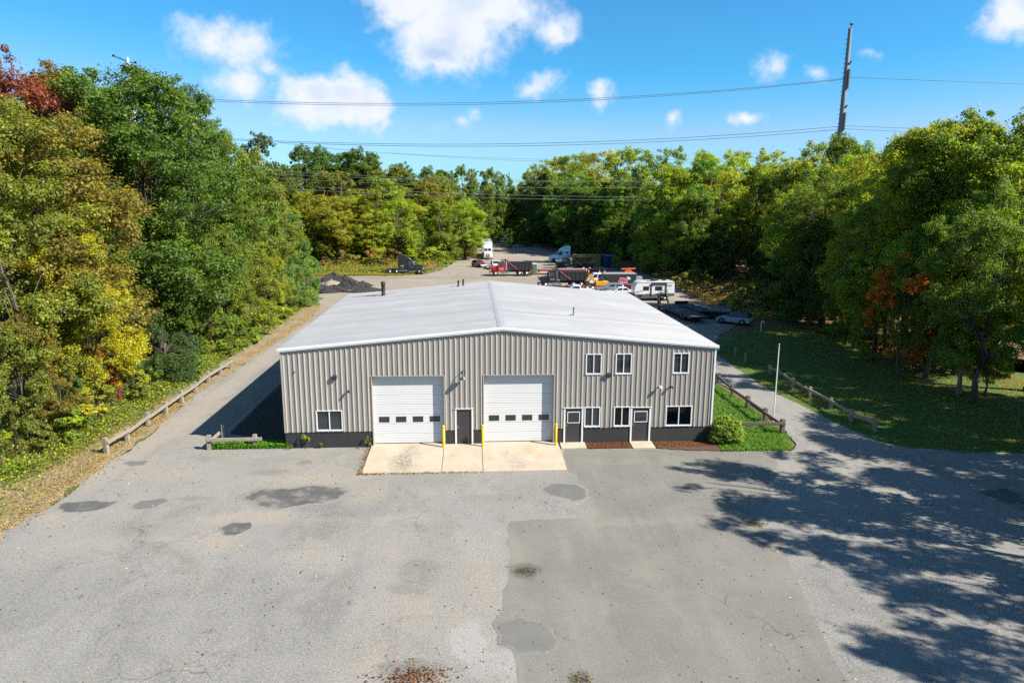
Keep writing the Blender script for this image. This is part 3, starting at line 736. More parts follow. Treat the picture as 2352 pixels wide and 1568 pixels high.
for sgn in (-1, 1):
    xe = (BX0-OV) if sgn < 0 else (BX1+OV)
    slope = (RIDGE-EAVE)/((RX-BX0) if sgn < 0 else (BX1-RX))
    zE = EAVE - slope*OV + .07; zR = RIDGE + .07
    y = BY0-.12
    while y < BY1+.1:
        y2 = min(y+3*PER, BY1+.12)
        pts = []
        k = 0
        while y+k*PER < y2-1e-4:
            for (p, d) in RIBR:
                if y+k*PER+p < y2: pts.append((y+k*PER+p, d))
            k += 1
        pts.append((y2, 0))
        mb = MB()
        for (a, da), (b, db) in zip(pts[:-1], pts[1:]):
            q = [(xe, a, zE+da), (RX-sgn*0 if True else 0, a, zR+da), (RX, b, zR+db), (xe, b, zE+db)]
            e = [(xe, a, zE+da-.012-da), (xe, b, zE+db-.012-db)]
            mb.add(q, [(0, 1, 2, 3)] if sgn < 0 else [(3, 2, 1, 0)])
            mb.add([(xe, a, zE+da), (xe, b, zE+db), (xe, b, zE-.015), (xe, a, zE-.015)], [(0, 1, 2, 3)])
            mb.add([(xe, a, zE-.016), (RX, a, zR-.016), (RX, b, zR-.016), (xe, b, zE-.016)], [(3, 2, 1, 0)])
        P(mb.build('roof_panel', M_ROOF))
        y = y2
    # rake trim front and back: upper face and lower lip
    for (yy, s) in ((BY0-.12, -1), (BY1+.12, 1)):
        a = Vector((xe, yy, zE-.06)); b = Vector((RX, yy, zR-.06))
        mb = MB(); d = .035*s
        for (z0, z1, yo) in ((-.03, .115, .045*s), (-.10, -.035, .02*s)):
            y0_, y1_ = sorted((yy-.05*s, yy+yo))
            mb.add([(a.x, y0_, a.z+z0), (b.x, y0_, b.z+z0), (b.x, y0_, b.z+z1), (a.x, y0_, a.z+z1), (a.x, y1_, a.z+z0), (b.x, y1_, b.z+z0), (b.x, y1_, b.z+z1), (a.x, y1_, a.z+z1)],
                   [(0,1,2,3), (5,4,7,6), (0,4,5,1), (3,2,6,7), (1,5,6,2), (0,3,7,4)])
        P(mb.build('rake_trim', M_WHITE))
    if sgn < 0: pass
# dark soffit gap under the rake
mb = MB()
for sgn in (-1, 1):
    xe = (BX0) if sgn < 0 else BX1
    a, b = Vector((xe, 0, roof_z(xe)-.02)), Vector((RX, 0, RIDGE-.02))
    mb.add([(a.x, BY0-.16, a.z+.03), (b.x, BY0-.16, b.z+.03), (b.x, BY0+.2, b.z+.03), (a.x, BY0+.2, a.z+.03)], [(0, 1, 2, 3)])
P(mb.build('soffit', M_SIDING))
mb = MB()
y0, y1, z = BY0-.15, BY1+.15, RIDGE+.112
mb.add([(RX-.22, y0, z-.020), (RX, y0, z), (RX+.22, y0, z-.020), (RX-.22, y1, z-.020), (RX, y1, z), (RX+.22, y1, z-.020)], [(0, 1, 4, 3), (1, 2, 5, 4)])
P(mb.build('ridge_cap', M_RIDGE))
for xx in (BX0-.03, BX1-.07):
    P(MB().bbox(xx, xx+.10, BY0-.05, BY0+.06, SID_B-.02, EAVE-.05).build('corner_trim', M_WHITE if xx > 0 else M_SIDING))

# overhead doors
def overhead_door(x0, x1):
    yd = BY0+.27
    root = MB().bbox(x0+.005, x1-.005, yd+.02, yd+.07, FLOOR, 4.385).build('overhead_door', M_DOORW)
    P(root)
    n = 7; hs_ = (4.385-FLOOR)/n
    def C(o):
        o.parent = root; return o
    for i in range(n):
        z0 = FLOOR+.004+i*hs_; z1 = FLOOR+(i+1)*hs_-.006
        mb = MB(); rows = [z0, z0+.02]
        # three shallow pressed grooves per section
        prof = [(0, 0), (.02, .022)]
        for g_ in (.25, .5, .75):
            prof += [(g_*hs_-.018, .022), (g_*hs_-.006, .013), (g_*hs_+.006, .013), (g_*hs_+.018, .022)]
        prof += [(z1-z0-.02, .022), (z1-z0, 0)]
        if i == 2: prof = [(0, 0), (.02, .022), (z1-z0-.02, .022), (z1-z0, 0)]
        for (a, da), (b, db) in zip(prof[:-1], prof[1:]):
            mb.add([(x0+.01, yd+.018-da, z0+a), (x1-.01, yd+.018-da, z0+a), (x1-.01, yd+.018-db, z0+b), (x0+.01, yd+.018-db, z0+b)], [(0, 1, 2, 3)])
        C(mb.build('door_section', M_DOORW))
    for k in range(4):
        xc = x0+.63+k*1.015
        zc = FLOOR+2*hs_+.50*hs_
        mb = MB(); w2, h2 = .31, .175
        for (a, b, c, d) in ((-w2, w2, h2-.035, h2), (-w2, w2, -h2, -h2+.035), (-w2, -w2+.035, -h2+.035, h2-.035), (w2-.035, w2, -h2+.035, h2-.035)):
            mb.bbox(xc+a, xc+b, yd-.016, yd+.02, zc+c, zc+d)
        C(mb.build('window_frame', M_DOORB))
        C(MB().bbox(xc-w2+.036, xc+w2-.036, yd-.006, yd+.02, zc-h2+.036, zc+h2-.036).build('window_pane', M_GLASS))
    C(MB().bbox(x0+.02, x1-.02, yd-.02, yd+.02, FLOOR-.01, FLOOR+.035).build('bottom_seal', M_RUBBER))
    # jamb and header trim
    mb = MB()
    mb.bbox(x0-.045, x0+.012, BY0-.045, yd+.06, FLOOR-.1, 4.43); mb.bbox(x1-.012, x1+.045, BY0-.045, yd+.06, FLOOR-.1, 4.43)
    mb.bbox(x0+.0125, x1-.0125, BY0-.045, yd+.06, 4.386, 4.43)
    P(mb.build('door_jamb', M_WHITE if False else M_SIDING))
overhead_door(-5.86, -1.60); overhead_door(.77, 5.01)
# man doors
def man_door(x0, x1, ztop, glazed):
    y = BY0-.03
    fr = MB(); t_ = .10
    fr.bbox(x0, x0+t_, y, BY0+.14, -.02, ztop); fr.bbox(x1-t_, x1, y, BY0+.14, -.02, ztop); fr.bbox(x0+t_+.001, x1-t_-.001, y, BY0+.14, ztop-.055, ztop)
    P(fr.build('door_frame', M_WHITE))
    fr = MB(); fr.bbox(x0-.03, x1+.03, y-.04, y+.03, ztop+.002, ztop+.03)
    P(fr.build('drip_cap', M_WHITE))
    a, b = x0+t_+.004, x1-t_-.004
    d = MB().bbox(a, b, BY0+.03, BY0+.075, FLOOR, ztop-.06).build('door', M_DOORB); P(d)
    def C(o): o.parent = d; return o
    MBk = MB().bbox(a+.03, a+.09, BY0-.0, BY0+.031, FLOOR+.98, FLOOR+1.14); MBk.bbox(a+.04, a+.16, BY0-.03, BY0-.005, FLOOR+1.02, FLOOR+1.05); MBk.bbox(a+.045, a+.075, BY0-.03, BY0+.01, FLOOR+1.02, FLOOR+1.05)
    C(MBk.build('handle', M_STEEL))
    C(MB().bbox(a, b, BY0-.02, BY0+.10, FLOOR-.03, FLOOR-.002).build('threshold', M_STEEL))
    if glazed:
        wx0, wx1, wz0, wz1 = a+.12, b-.10, FLOOR+1.20, ztop-.25
        f = MB(); s = .04
        f.bbox(wx0, wx1, BY0+.005, BY0+.0305, wz1-s, wz1); f.bbox(wx0, wx1, BY0+.005, BY0+.0305, wz0, wz0+s); f.bbox(wx0, wx0+s, BY0+.005, BY0+.0305, wz0+s, wz1-s); f.bbox(wx1-s, wx1, BY0+.005, BY0+.0305, wz0+s, wz1-s)
        C(f.build('window_frame', M_WHITE))
        C(MB().bbox(wx0+s, wx1-s, BY0+.015, BY0+.0295, wz0+s, wz1-s).build('window_pane', M_GLASS))
man_door(-.97, .13, 2.33, False); man_door(5.64, 6.84, 2.29, True); man_door(9.76, 11.02, 2.27, True)
# sliding windows
def window(x0, x1, z0, z1, blinds=False):
    s = .042; y = BY0-.045; yb = BY0+.10
    f = MB()
    f.bbox(x0-.02, x1+.02, y, yb, z1-s, z1+.012); f.bbox(x0-.02, x1+.02, y-.02, yb, z0-.03, z0+s); f.bbox(x0-.02, x0+s, y, yb, z0+s+.001, z1-s-.001); f.bbox(x1-s, x1+.02, y, yb, z0+s+.001, z1-s-.001)
    xm = (x0+x1)/2
    f.bbox(xm-.026, xm+.026, y+.015, yb-.03, z0+s+.001, z1-s-.001)
    o = f.build('window', M_WHITE); P(o)
    for (a, b, yy) in ((x0+s, xm-.026, BY0+.03), (xm+.026, x1-s, BY0+.01)):
        c = MB().bbox(a-.003, b+.003, yy, yy+.006, z0+s-.003, z1-s+.003).build('window_pane', M_CLEAR if blinds else M_GLASS); c.parent = o
        if blinds:
            k = a+.04
            while k < b-.03:
                q = MB().box((k, BY0+.085, (z0+z1)/2), (.085, .004, z1-z0-.14), rz=math.radians(38 if yy < BY0+.02 else 62)).build('blind_slat', M_BLIND); q.parent = o
                k += .105
    c = MB().bbox(x0, x1, BY0+.14, BY0+.16, z0, z1).build('dark_room', M_INT); c.parent = o
for i, q in enumerate(OPEN[5:]): window(*q, blinds=(i in (2, 3)))
# roof vents
def vent(x, y, r, h, capped, m_):
    z = roof_z(x)+.05
    if capped: prof = [(r*1.9, z-.02), (r*1.9, z+.02), (r*1.3, z+.05), (r, z+.12), (r, z+h*.72), (r*1.12, z+h*.74), (r*1.15, z+h*.96), (r*1.05, z+h)]
    else: prof = [(r*1.8, z-.02), (r*1.2, z+.04), (r, z+.08), (r, z+h*.93), (r*1.15, z+h*.94), (r*1.15, z+h)]
    mb = MB(); mb.lathe(prof, 14, 'Z', (x, y, 0)); P(mb.build('vent_pipe', m_, smooth=True))
vp = G(881, 681, 6.35); vent(vp.x, vp.y, .17, 1.28, True, M_RUST)
for (u, v) in ((1053, 655), (1064, 654)):
    q = G(u, v, 7.15); vent(q.x, q.y, .085, .62, False, M_RUST)
q = G(1318, 726, 6.75); vent(q.x, q.y, .075, .62, False, M_GALV)

# wall lamps and cameras
def flood(x, z, label):
    t_ = thing('wall_light', label, 'wall light', (x, BY0-.04, z), 0, 'floodlights on the siding')
    MB().bbox(-.11, .11, -.02, .03, -.12, .12).build('back_plate', M_BRONZE, t_)
    mb = MB(); mb.add([(-.13,-.04,-.02),(.13,-.04,-.02),(.13,-.04,.16),(-.13,-.04,.16),(-.13,-.13,-.12),(.13,-.13,-.12),(.13,-.15,.10),(-.13,-.15,.10)], [(0,1,2,3),(5,4,7,6),(0,4,5,1),(3,2,6,7),(1,5,6,2),(0,3,7,4)])
    mb.build('housing', M_BRONZE, t_)
    mb = MB(); mb.add([(-.10,-.06,-.035),(.10,-.06,-.035),(.10,-.12,-.116),(-.10,-.12,-.116)], [(0,1,2,3)]); mb.build('lens', M_LAMP, t_, loc=(0, 0, -.004))
flood(-8.0, 4.36, 'small dark floodlight on the siding above the double window by the corner')
flood(8.3, 4.33, 'small dark floodlight between the two close upper windows')
t_ = thing('barn_light', 'green shaded gooseneck lamp on the siding between the garage doors', 'wall lamp', (-.45, BY0, 4.33), 0)
MB().lathe([(.0, 0), (.09, 0), (.09, .05), (0.0, .05)], 12, 'Y', (0, -.06, .30)).build('wall_mount', M_GREENL, t_)
pts = [(0, -.05, .30), (0, -.11, .36), (0, -.22, .38), (0, -.31, .30), (0, -.34, .16)]
MB().tube(pts, .022, 8).build('gooseneck', M_GREENL, t_, smooth=True)
mb = MB(); mb.lathe([(.05, .17), (.065, .11), (.09, .07), (.195, -.07), (.20, -.10), (.19, -.095), (.04, .05)], 20, 'Z', (0, -.34, 0)); mb.build('shade', M_GREENL, t_, smooth=True)
MB().lathe([(.03, .05), (.045, 0), (.04, -.05), (.01, -.07)], 10, 'Z', (0, -.34, 0)).build('bulb', M_LAMP, t_, smooth=True)
def cctv(x, z, label, m_, dome):
    t_ = thing('security_camera', label, 'camera', (x, BY0-.03, z), 0)
    MB().lathe([(0, 0), (.06, 0), (.06, .04), (0, .04)], 10, 'Y', (0, -.04, .02)).build('mount', m_, t_)
    if dome:
        MB().tube([(0, -.03, .04), (.02, -.16, .06), (.02, -.20, .02)], .025, 8).build('bracket', m_, t_)
        MB().lathe([(.09, .05), (.105, 0), (.10, -.06), (.06, -.12), (.01, -.135)], 14, 'Z', (.02, -.22, 0)).build('dome', m_, t_, smooth=True)
    else:
        MB().tube([(0, -.03, .02), (.02, -.12, .04)], .02, 8).build('bracket', m_, t_)
        MB().tube([(.0, -.10, .06), (.08, -.25, .0)], .05, 10).build('camera_body', m_, t_)
        MB().box((.03, -.16, .085), (.11, .22, .015), rz=math.radians(25)).build('sun_shield', m_, t_)
cctv(-7.24, 3.50, 'black bullet camera on the siding above and right of the double window by the corner', M_BRONZE, False)
cctv(11.46, 3.58, 'white dome camera on the siding above the second glazed door', M_WHITE, True)
cctv(12.14, 3.53, 'black bullet camera beside the white dome camera', M_BRONZE, False)
t_ = thing('wall_sensor', 'tiny grey sensor high on the siding by the corner', 'sensor', (-10.31, BY0-.03, 4.74), 0)
MB().box((0, -.02, 0), (.07, .05, .12)).build('housing', M_GALV, t_); MB().lathe([(.025, -.03), (.02, -.05), (.005, -.06)], 8, 'Y', (0, -.03, .01)).build('lens', M_BRONZE, t_)

# bollards
for i, x in enumerate((-1.66, .69, 5.12)):
    lab = ['yellow steel bollard between the first garage door and the plain dark door', 'yellow steel bollard between the plain dark door and the second garage door', 'yellow steel bollard between the second garage door and the first glazed door'][i]
    t_ = thing('bollard', lab, 'bollard', (x, 39.88, .10), 0, 'yellow bollards on the apron')
    MB().lathe([(.078, 0), (.078, 1.16), (.074, 1.165), (.074, 1.18), (.078, 1.185), (.078, 1.27)], 18).build('post', M_YELLOW, t_, smooth=True)
    MB().lathe([(.083, 1.27), (.084, 1.30), (.075, 1.335), (.045, 1.36), (.005, 1.368)], 18).build('cap', M_YELLOW, t_, smooth=True)

# ------------------------------------------------------------------ fences, flagpole, pipe
def Z6(x, y): return ((200+x/1.96)/1.7415, (1200+y/1.96)/1.7415)
def Z5(x, y): return ((2600+x/2.178)/1.7415, (1080+y/2.178)/1.7415)
def post_rail(name, label, posts, rails, ph, rh, m_, side=1, group=None, pw=.19):
    rng = random.Random(len(posts)*7+int(abs(posts[0][0])))
    base = Vector((posts[0][0], posts[0][1], 0))
    t_ = thing(name, label, 'fence', base, 0, group)
    for p in posts:
        mb = MB(); h = ph*rng.uniform(.93, 1.07); w_ = pw*rng.uniform(.9, 1.1)
        c = Vector((p[0], p[1], 0))-base; a = rng.uniform(-.15, .15)
        mb.box((c.x+rng.uniform(-.01, .01), c.y, h/2-.1), (w_, w_, h+.2), rz=a, rx=rng.uniform(-.03, .03), ry=rng.uniform(-.03, .03))
        mb.build('post', m_, t_, bevel=.02)
    for (a, b) in rails:
        A = Vector((a[0], a[1], rh+rng.uniform(-.04, .04)))-base; B = Vector((b[0], b[1], rh+rng.uniform(-.04, .04)))-base
        d = (B-A).normalized(); s = Vector((d.y, -d.x, 0))*side*(pw*.5+.05)
        mb = MB(); mb.bar(A+s-d*.12, B+s+d*.10, .11, .20); mb.build('rail', m_, t_, bevel=.02)
    return t_
def gp(z, l): return [tuple(G(*z(*q))[:2]) for q in l]
lf = gp(Z6, [(447, 1198), (608, 1103), (770, 985), (910, 890), (1035, 803), (1145, 723), (1245, 645), (1340, 585), (1418, 535)])
post_rail('split_rail_fence', 'long weathered wooden post and rail fence along the gravel drive below the wood', lf, list(zip(lf[:-1], lf[1:])), .92, .66, M_WOOD, 1, pw=.22)
cf = gp(Z6, [(1250, 1170), (1610, 1158)]); c2 = gp(Z6, [(1362, 1082)])[0]
post_rail('split_rail_fence', 'short corner of wooden rail fence on the grass beside the building', [cf[0], cf[1], c2], [(cf[0], (cf[1][0]+.35, cf[1][1]+.02)), (cf[0], (c2[0]-.1, c2[1]-.9))], .92, .62, M_WOOD, 1, pw=.22)
rf = gp(Z5, [(1147, 1425), (1000, 1318), (850, 1205), (715, 1105), (598, 992)]) + [(20.3, 57.5), (20.0, 61)]
post_rail('split_rail_fence', 'dark wooden rail fence on the grass bank turning towards the round shrub', rf, list(zip(rf[:-1], rf[1:])) + [(rf[0], (rf[0][0]-3.1, rf[0][1]+.15))], .95, .72, M_WOODD, -1, pw=.24)
of = gp(Z5, [(1955, 1412), (1750, 1315), (1573, 1205), (1390, 1112), (1240, 1030), (1115, 940), (1045, 905)])
post_rail('split_rail_fence', 'grey wooden rail fence on the shaded lawn side of the paved drive', of, list(zip(of[:-1], of[1:])), .85, .66, M_WOOD, -1, pw=.22)
for (q, lab) in (((830, 802), 'lone pale wooden post on the shaded lawn past the end of the fence'), ((740, 747), 'lone pale wooden post farther up the lawn beside the drive')):
    g_ = G(*Z5(*q)); t_ = thing('wooden_post', lab, 'post', (g_.x, g_.y, 0))
    MB().box((0, 0, .38), (.16, .16, .96), rz=.3).build('post', M_WOOD, t_, bevel=.02)
    MB().box((0, 0, .88), (.17, .17, .05), rz=.3).build('weathered_top', M_WOOD, t_, bevel=.02)
t_ = thing('flagpole', 'bare white flagpole beside the paved drive', 'flagpole', (20.45, 44.0, 0))
MB().tube([(0, 0, -.1), (0, 0, 2.6), (-.01, 0, 5.30)], [.040, .034, .024], 12).build('pole', M_WHITE, t_, smooth=True)
MB().lathe([(.01, 5.29), (.05, 5.31), (.06, 5.35), (.04, 5.40), (.01, 5.42)], 12, 'Z', (-.01, 0, 0)).build('truck_cap', M_GALV, t_, smooth=True)
MB().tube([(.055, 0, .9), (.04, 0, 5.2)], .006, 5).build('halyard', M_WHITE, t_)
MB().lathe([(.11, -.05), (.11, .06), (.05, .08)], 12).build('base_collar', M_GALV, t_)
g_ = G(*Z5(965, 532))
t_ = thing('vent_pipe', 'white hooked vent pipe standing in the shaded leaves beyond the lawn', 'pipe', (g_.x, g_.y, 0))
a_ = [(0, 0, -.1), (0, 0, 1.05)] + [(.14-.14*math.cos(i*math.pi/6), 0, 1.05+.16*math.sin(i*math.pi/6)) for i in range(1, 7)] + [(.28, 0, .90)]
MB().tube(a_, .055, 10).build('pipe', M_WHITE, t_, smooth=True)
MB().lathe([(.06, 0), (.068, .0), (.068, .05), (.06, .05)], 10, 'Z', (.28, 0, .86)).build('screen_collar', M_GALV, t_)
MB().lathe([(.12, -.06), (.10, .03), (.06, .05)], 12).build('base_collar', M_CONC_BLK, t_)

# ------------------------------------------------------------------ transmission pole and wires
YP = 118.0
pt = AT(1953, 66, YP); pb = AT(1931, 300, YP)
t_ = thing('transmission_pole', 'tall steel transmission pole with insulators rising above the trees', 'utility pole', (pb.x, YP, 0))
ztop = pt.z; k_ = (pt.x-pb.x)/(pt.z-pb.z)
MB().tube([(-k_*pb.z*.0, 0, -.3), (0, 0, pb.z), (pt.x-pb.x, 0, ztop)], [.70, .46, .30], 12).build('shaft', M_POLE, t_, smooth=True)
def onpole(z): return (pt.x-pb.x)*(z-pb.z)/(ztop-pb.z) if z > pb.z else 0
MB().tube([(onpole(ztop)+.1, 0, ztop-.6), (onpole(ztop)+.15, 0, ztop+.55)], .07, 8).build('peak_rod', M_BRONZE, t_)
MB().lathe([(.05, .5), (.30, .62), (.30, .74), (.1, .80)], 12, 'Z', (onpole(ztop)+.15, 0, ztop)).build('peak_cap', M_BRONZE, t_)
for (v_) in (105, 158, 205):
    pass
def insul(v0, v1):
    z0, z1 = AT(1940, v1, YP).z, AT(1940, v0, YP).z
    prof = []; n = 13
    for i in range(n):
        a = z0+(z1-z0)*i/n; d = (z1-z0)/n
        prof += [(.12, a), (.24, a+d*.35), (.12, a+d*.7)]
    xm = onpole((z0+z1)/2)
    mb = MB(); mb.lathe(prof, 12, 'Z', (xm+.30, -.45, 0)); mb.build('insulator', M_POLE, t_)
    MB().bar((xm+.05, 0, z1+.2), (xm+.45, -.55, z1+1.1), .16, .2).build('bracket', M_GREENL, t_)
insul(158, 205); insul(258, 300)
for i in range(26):
    z = pb.z-4+i*(ztop-pb.z+3)/26
    MB().bar((onpole(z)-.35, 0, z), (onpole(z)-.75, 0, z), .05, .05).build('step_bolt', M_BRONZE, t_)
# second pole whose tip shows over the left wood
q = AT(293, 136, 130)
t_ = thing('utility_pole', 'distant pale pole tip with a cross arm poking above the dark green wood', 'utility pole', (q.x, 130, 0))
MB().tube([(0, 0, -.3), (0, 0, q.z+.2)], [.45, .22], 10).build('shaft', M_WHITE, t_)
MB().bar((-2.3, 0, q.z+.45), (.1, 0, q.z-.45), .16, .16).build('cross_arm', M_BRONZE, t_)
MB().bar((.1, 0, q.z-.5), (1.2, 0, q.z-.6), .12, .12).build('cross_arm', M_BRONZE, t_)
MB().box((-2.3, 0, q.z+.5), (.35, .3, .3)).build('insulator', M_BRONZE, t_); MB().box((1.25, 0, q.z-.55), (.3, .3, .35)).build('insulator', M_BRONZE, t_)
M_WIRE = mat('wire', (.10, .105, .11), .5, .3, .05, 1)
M_WIREL = mat('pale_wire', (.30, .31, .32), .4, .5, .05, 1)
def wire(pts, r, label, m_=M_WIRE):
    A = [AT(u, v, Y) for (u, v, Y) in pts]
    out = []
    if len(A) == 3:
        xs = [p.x for p in A]
        for i in range(41):
            s = xs[0]+(xs[2]-xs[0])*i/40
            L0 = (s-xs[1])*(s-xs[2])/((xs[0]-xs[1])*(xs[0]-xs[2])); L1 = (s-xs[0])*(s-xs[2])/((xs[1]-xs[0])*(xs[1]-xs[2])); L2 = (s-xs[0])*(s-xs[1])/((xs[2]-xs[0])*(xs[2]-xs[1]))
            out.append(A[0]*L0+A[1]*L1+A[2]*L2)
    else:
        out = [A[0].lerp(A[1], i/12) for i in range(13)]
    o = MB().tube(out, r, 5).build('power_line', m_)
    tag(o, label, 'power line', 'overhead power lines')
wire([(300, 218, 130), (900, 238, 122), (1943, 180, YP)], .035, 'upper pair of dark wires hanging across the sky left of the steel pole')
wire([(300, 221, 131), (960, 242, 123), (1943, 182, YP+.8)], .035, 'upper pair of dark wires hanging across the sky left of the steel pole')
wire([(1948, 178, YP), (2500, 199, YP-4)], .04, 'upper dark wire crossing the open sky right of the steel pole')
wire([(400, 311, 130), (1250, 329, 122), (1934, 290, YP)], .038, 'lower pair of dark wires just above the far treetops')
wire([(400, 313, 131), (1250, 334.5, 123), (1934, 297, YP+.8)], .038, 'lower pair of dark wires just above the far treetops')
wire([(1936, 289, YP), (2500, 311, YP-4)], .038, 'lower pair of dark wires right of the steel pole')
wire([(1936, 296, YP+.8), (2500, 322, YP-3)], .038, 'lower pair of dark wires right of the steel pole')
wire([(700, 338, 160), (1250, 366, 158), (1800, 360, 156)], .025, 'thin far wires meeting the treetops above the lane')
wire([(640, 328, 162), (1250, 371, 160), (1800, 366, 158)], .025, 'thin far wires meeting the treetops above the lane')
for (a, b, c) in ((388, 414, 409), (396, 417, 413), (405, 430, 427), (420, 448, 452), (428, 456, 459)):
    wire([(560, a, 146), (1180, b, 150), (1700, c, 150)], .030, 'pale wires strung low across the front of the far wood', M_WIREL)

# ------------------------------------------------------------------ foliage
def leaf_mat(name, trans=.36):
    M = bpy.data.materials.new(name); M.use_nodes = True
    t = NT(M.node_tree); b = t.n['Principled BSDF']; out = t.n['Material Output']
    oi = t.new('ShaderNodeObjectInfo')
    at = t.new('ShaderNodeAttribute', attribute_name='v', attribute_type='GEOMETRY')
    f = at.outputs['Fac']
    warm = t.mix(1.0, oi.outputs['Color'], (2.1, 1.95, .8, 1), 'MULTIPLY')
    cool = t.mix(1.0, oi.outputs['Color'], (.5, .58, .7, 1), 'MULTIPLY')
    c = t.mix(t.ss(f, .45, 1.0), t.mix(t.ss(f, .0, .5), cool, oi.outputs['Color']), warm)  # random leaf tones, spread widened to put sunlit sparkle into the colour
    t.l.new(c, b.inputs['Base Color'])
    b.inputs['Roughness'].default_value = .55; b.inputs['Specular IOR Level'].default_value = .28
    tr = t.new('ShaderNodeBsdfTranslucent'); t.l.new(t.mix(1.0, c, (2.4, 2.4, .7, 1), 'MULTIPLY'), tr.inputs[0])
    mx = t.new('ShaderNodeMixShader'); mx.inputs[0].default_value = trans
    t.l.new(b.outputs[0], mx.inputs[1]); t.l.new(tr.outputs[0], mx.inputs[2]); t.l.new(mx.outputs[0], out.inputs[0])
    return M
M_LEAF = leaf_mat('foliage')
def leaves_mesh(name, c, nrm, size, asp, val, rng, m_=None):
    """diamond leaves: centres c (n,3), normals, size (n,), value per leaf"""
    n = len(c)
    nrm = nrm/np.linalg.norm(nrm, axis=1, keepdims=True)
    r = rng.normal(size=(n, 3)); t = np.cross(nrm, r); t /= np.linalg.norm(t, axis=1, keepdims=True)
    b = np.cross(nrm, t)
    L = size[:, None]*.5; W = L*asp
    bend = nrm*L*.25
    v = np.empty((n, 4, 3))
    v[:, 0] = c+t*L-bend; v[:, 1] = c+b*W; v[:, 2] = c-t*L-bend; v[:, 3] = c-b*W
    me = bpy.data.meshes.new(name)
    me.vertices.add(4*n); me.vertices.foreach_set('co', v.reshape(-1).astype(np.float32))
    me.loops.add(4*n); me.loops.foreach_set('vertex_index', np.arange(4*n, dtype=np.int32))
    me.polygons.add(n); me.polygons.foreach_set('loop_start', np.arange(0, 4*n, 4, dtype=np.int32)); me.polygons.foreach_set('loop_total', np.full(n, 4, dtype=np.int32))
    me.update(calc_edges=True)
    a = me.attributes.new('v', 'FLOAT', 'FACE'); a.data.foreach_set('value', val.astype(np.float32))
    me.materials.append(m_ or M_LEAF)
    return me
def crown_pts(seed, h, r, zb, ncl, nleaf, leaf, flat=.7, droop=0.0, low=1.25, ball=False):
    rng = np.random.default_rng(seed)
    nlobe = max(5, ncl//10)
    tt = rng.beta(low, 1.0, nlobe)
    ang = np.arange(nlobe)*2.399+rng.normal(0, .5, nlobe)
    ph = rng.uniform(0, 6.28, 4)
    lump = 1+.14*np.cos(2*ang+ph[0])+.12*np.cos(3*ang+ph[1]+4*tt)
    prof = np.sqrt(np.clip(1-np.abs((tt-.42)/.60)**2.6, .02, 1))
    Rl = r*rng.uniform(.26, .44, nlobe)*(1-.15*tt)
    R = np.maximum(0, r*prof*lump*np.sqrt(rng.uniform(.45, 1.0, nlobe))-Rl*.55)
    zl = zb+(h-zb)*(tt*.88+.04)
    LC = np.stack([R*np.cos(ang), R*np.sin(ang), np.minimum(zl, h-Rl*.75)], 1)
    li = rng.choice(nlobe, ncl, p=Rl**2/np.sum(Rl**2))
    dd = rng.normal(size=(ncl, 3)); dd[:, 2] += .35
    dd[:, :2] += .5*LC[li][:, :2]/np.maximum(np.hypot(LC[li][:, 0], LC[li][:, 1]), .3)[:, None]
    dd /= np.linalg.norm(dd, axis=1, keepdims=True)
    dd[:, 2] *= .78
    cc = LC[li]+dd*(Rl[li]*rng.uniform(.55, 1.05, ncl))[:, None]
    rc = Rl[li]*rng.uniform(.26, .46, ncl)
    if ball:
        dd = rng.normal(size=(ncl, 3)); dd /= np.linalg.norm(dd, axis=1, keepdims=True); dd[:, 2] = np.abs(dd[:, 2])*1.5-.45
        cc = np.stack([dd[:, 0]*r*.92, dd[:, 1]*r*.92, h*.42+dd[:, 2]*h*.5], 1)*rng.uniform(.86, 1.02, ncl)[:, None]; rc = np.full(ncl, r*.17)
    cv = .6*rng.uniform(0, 1, nlobe)[li]+.4*rng.uniform(0, 1, ncl)
    idx = rng.choice(ncl, nleaf, p=rc**2/np.sum(rc**2))
    d = rng.normal(size=(nleaf, 3)); d /= np.linalg.norm(d, axis=1, keepdims=True)
    an = rng.uniform(.7, 1.3, (ncl, 3)); an[:, 2] *= flat
    off = d*an[idx]*(rc[idx]*rng.uniform(.1, 1.0, nleaf)**.5)[:, None]
    far_ = rng.random(nleaf) < .14
    off[far_] *= rng.uniform(1.1, 1.9, far_.sum())[:, None]
    c = cc[idx]+off
    if droop:
        c[:, 2] -= droop*np.maximum(0, np.hypot(c[:, 0], c[:, 1])/r-.3)**1.5*h
    c[:, 2] = np.maximum(c[:, 2], .08)
    nr = d*.75+np.array([0, 0, .55])+rng.normal(0, .5, (nleaf, 3))
    val = np.clip(.35*cv[idx]+.65*rng.random(nleaf), 0, 1)
    return rng, c, nr, leaf*rng.uniform(.65, 1.3, nleaf), val, cc, rc
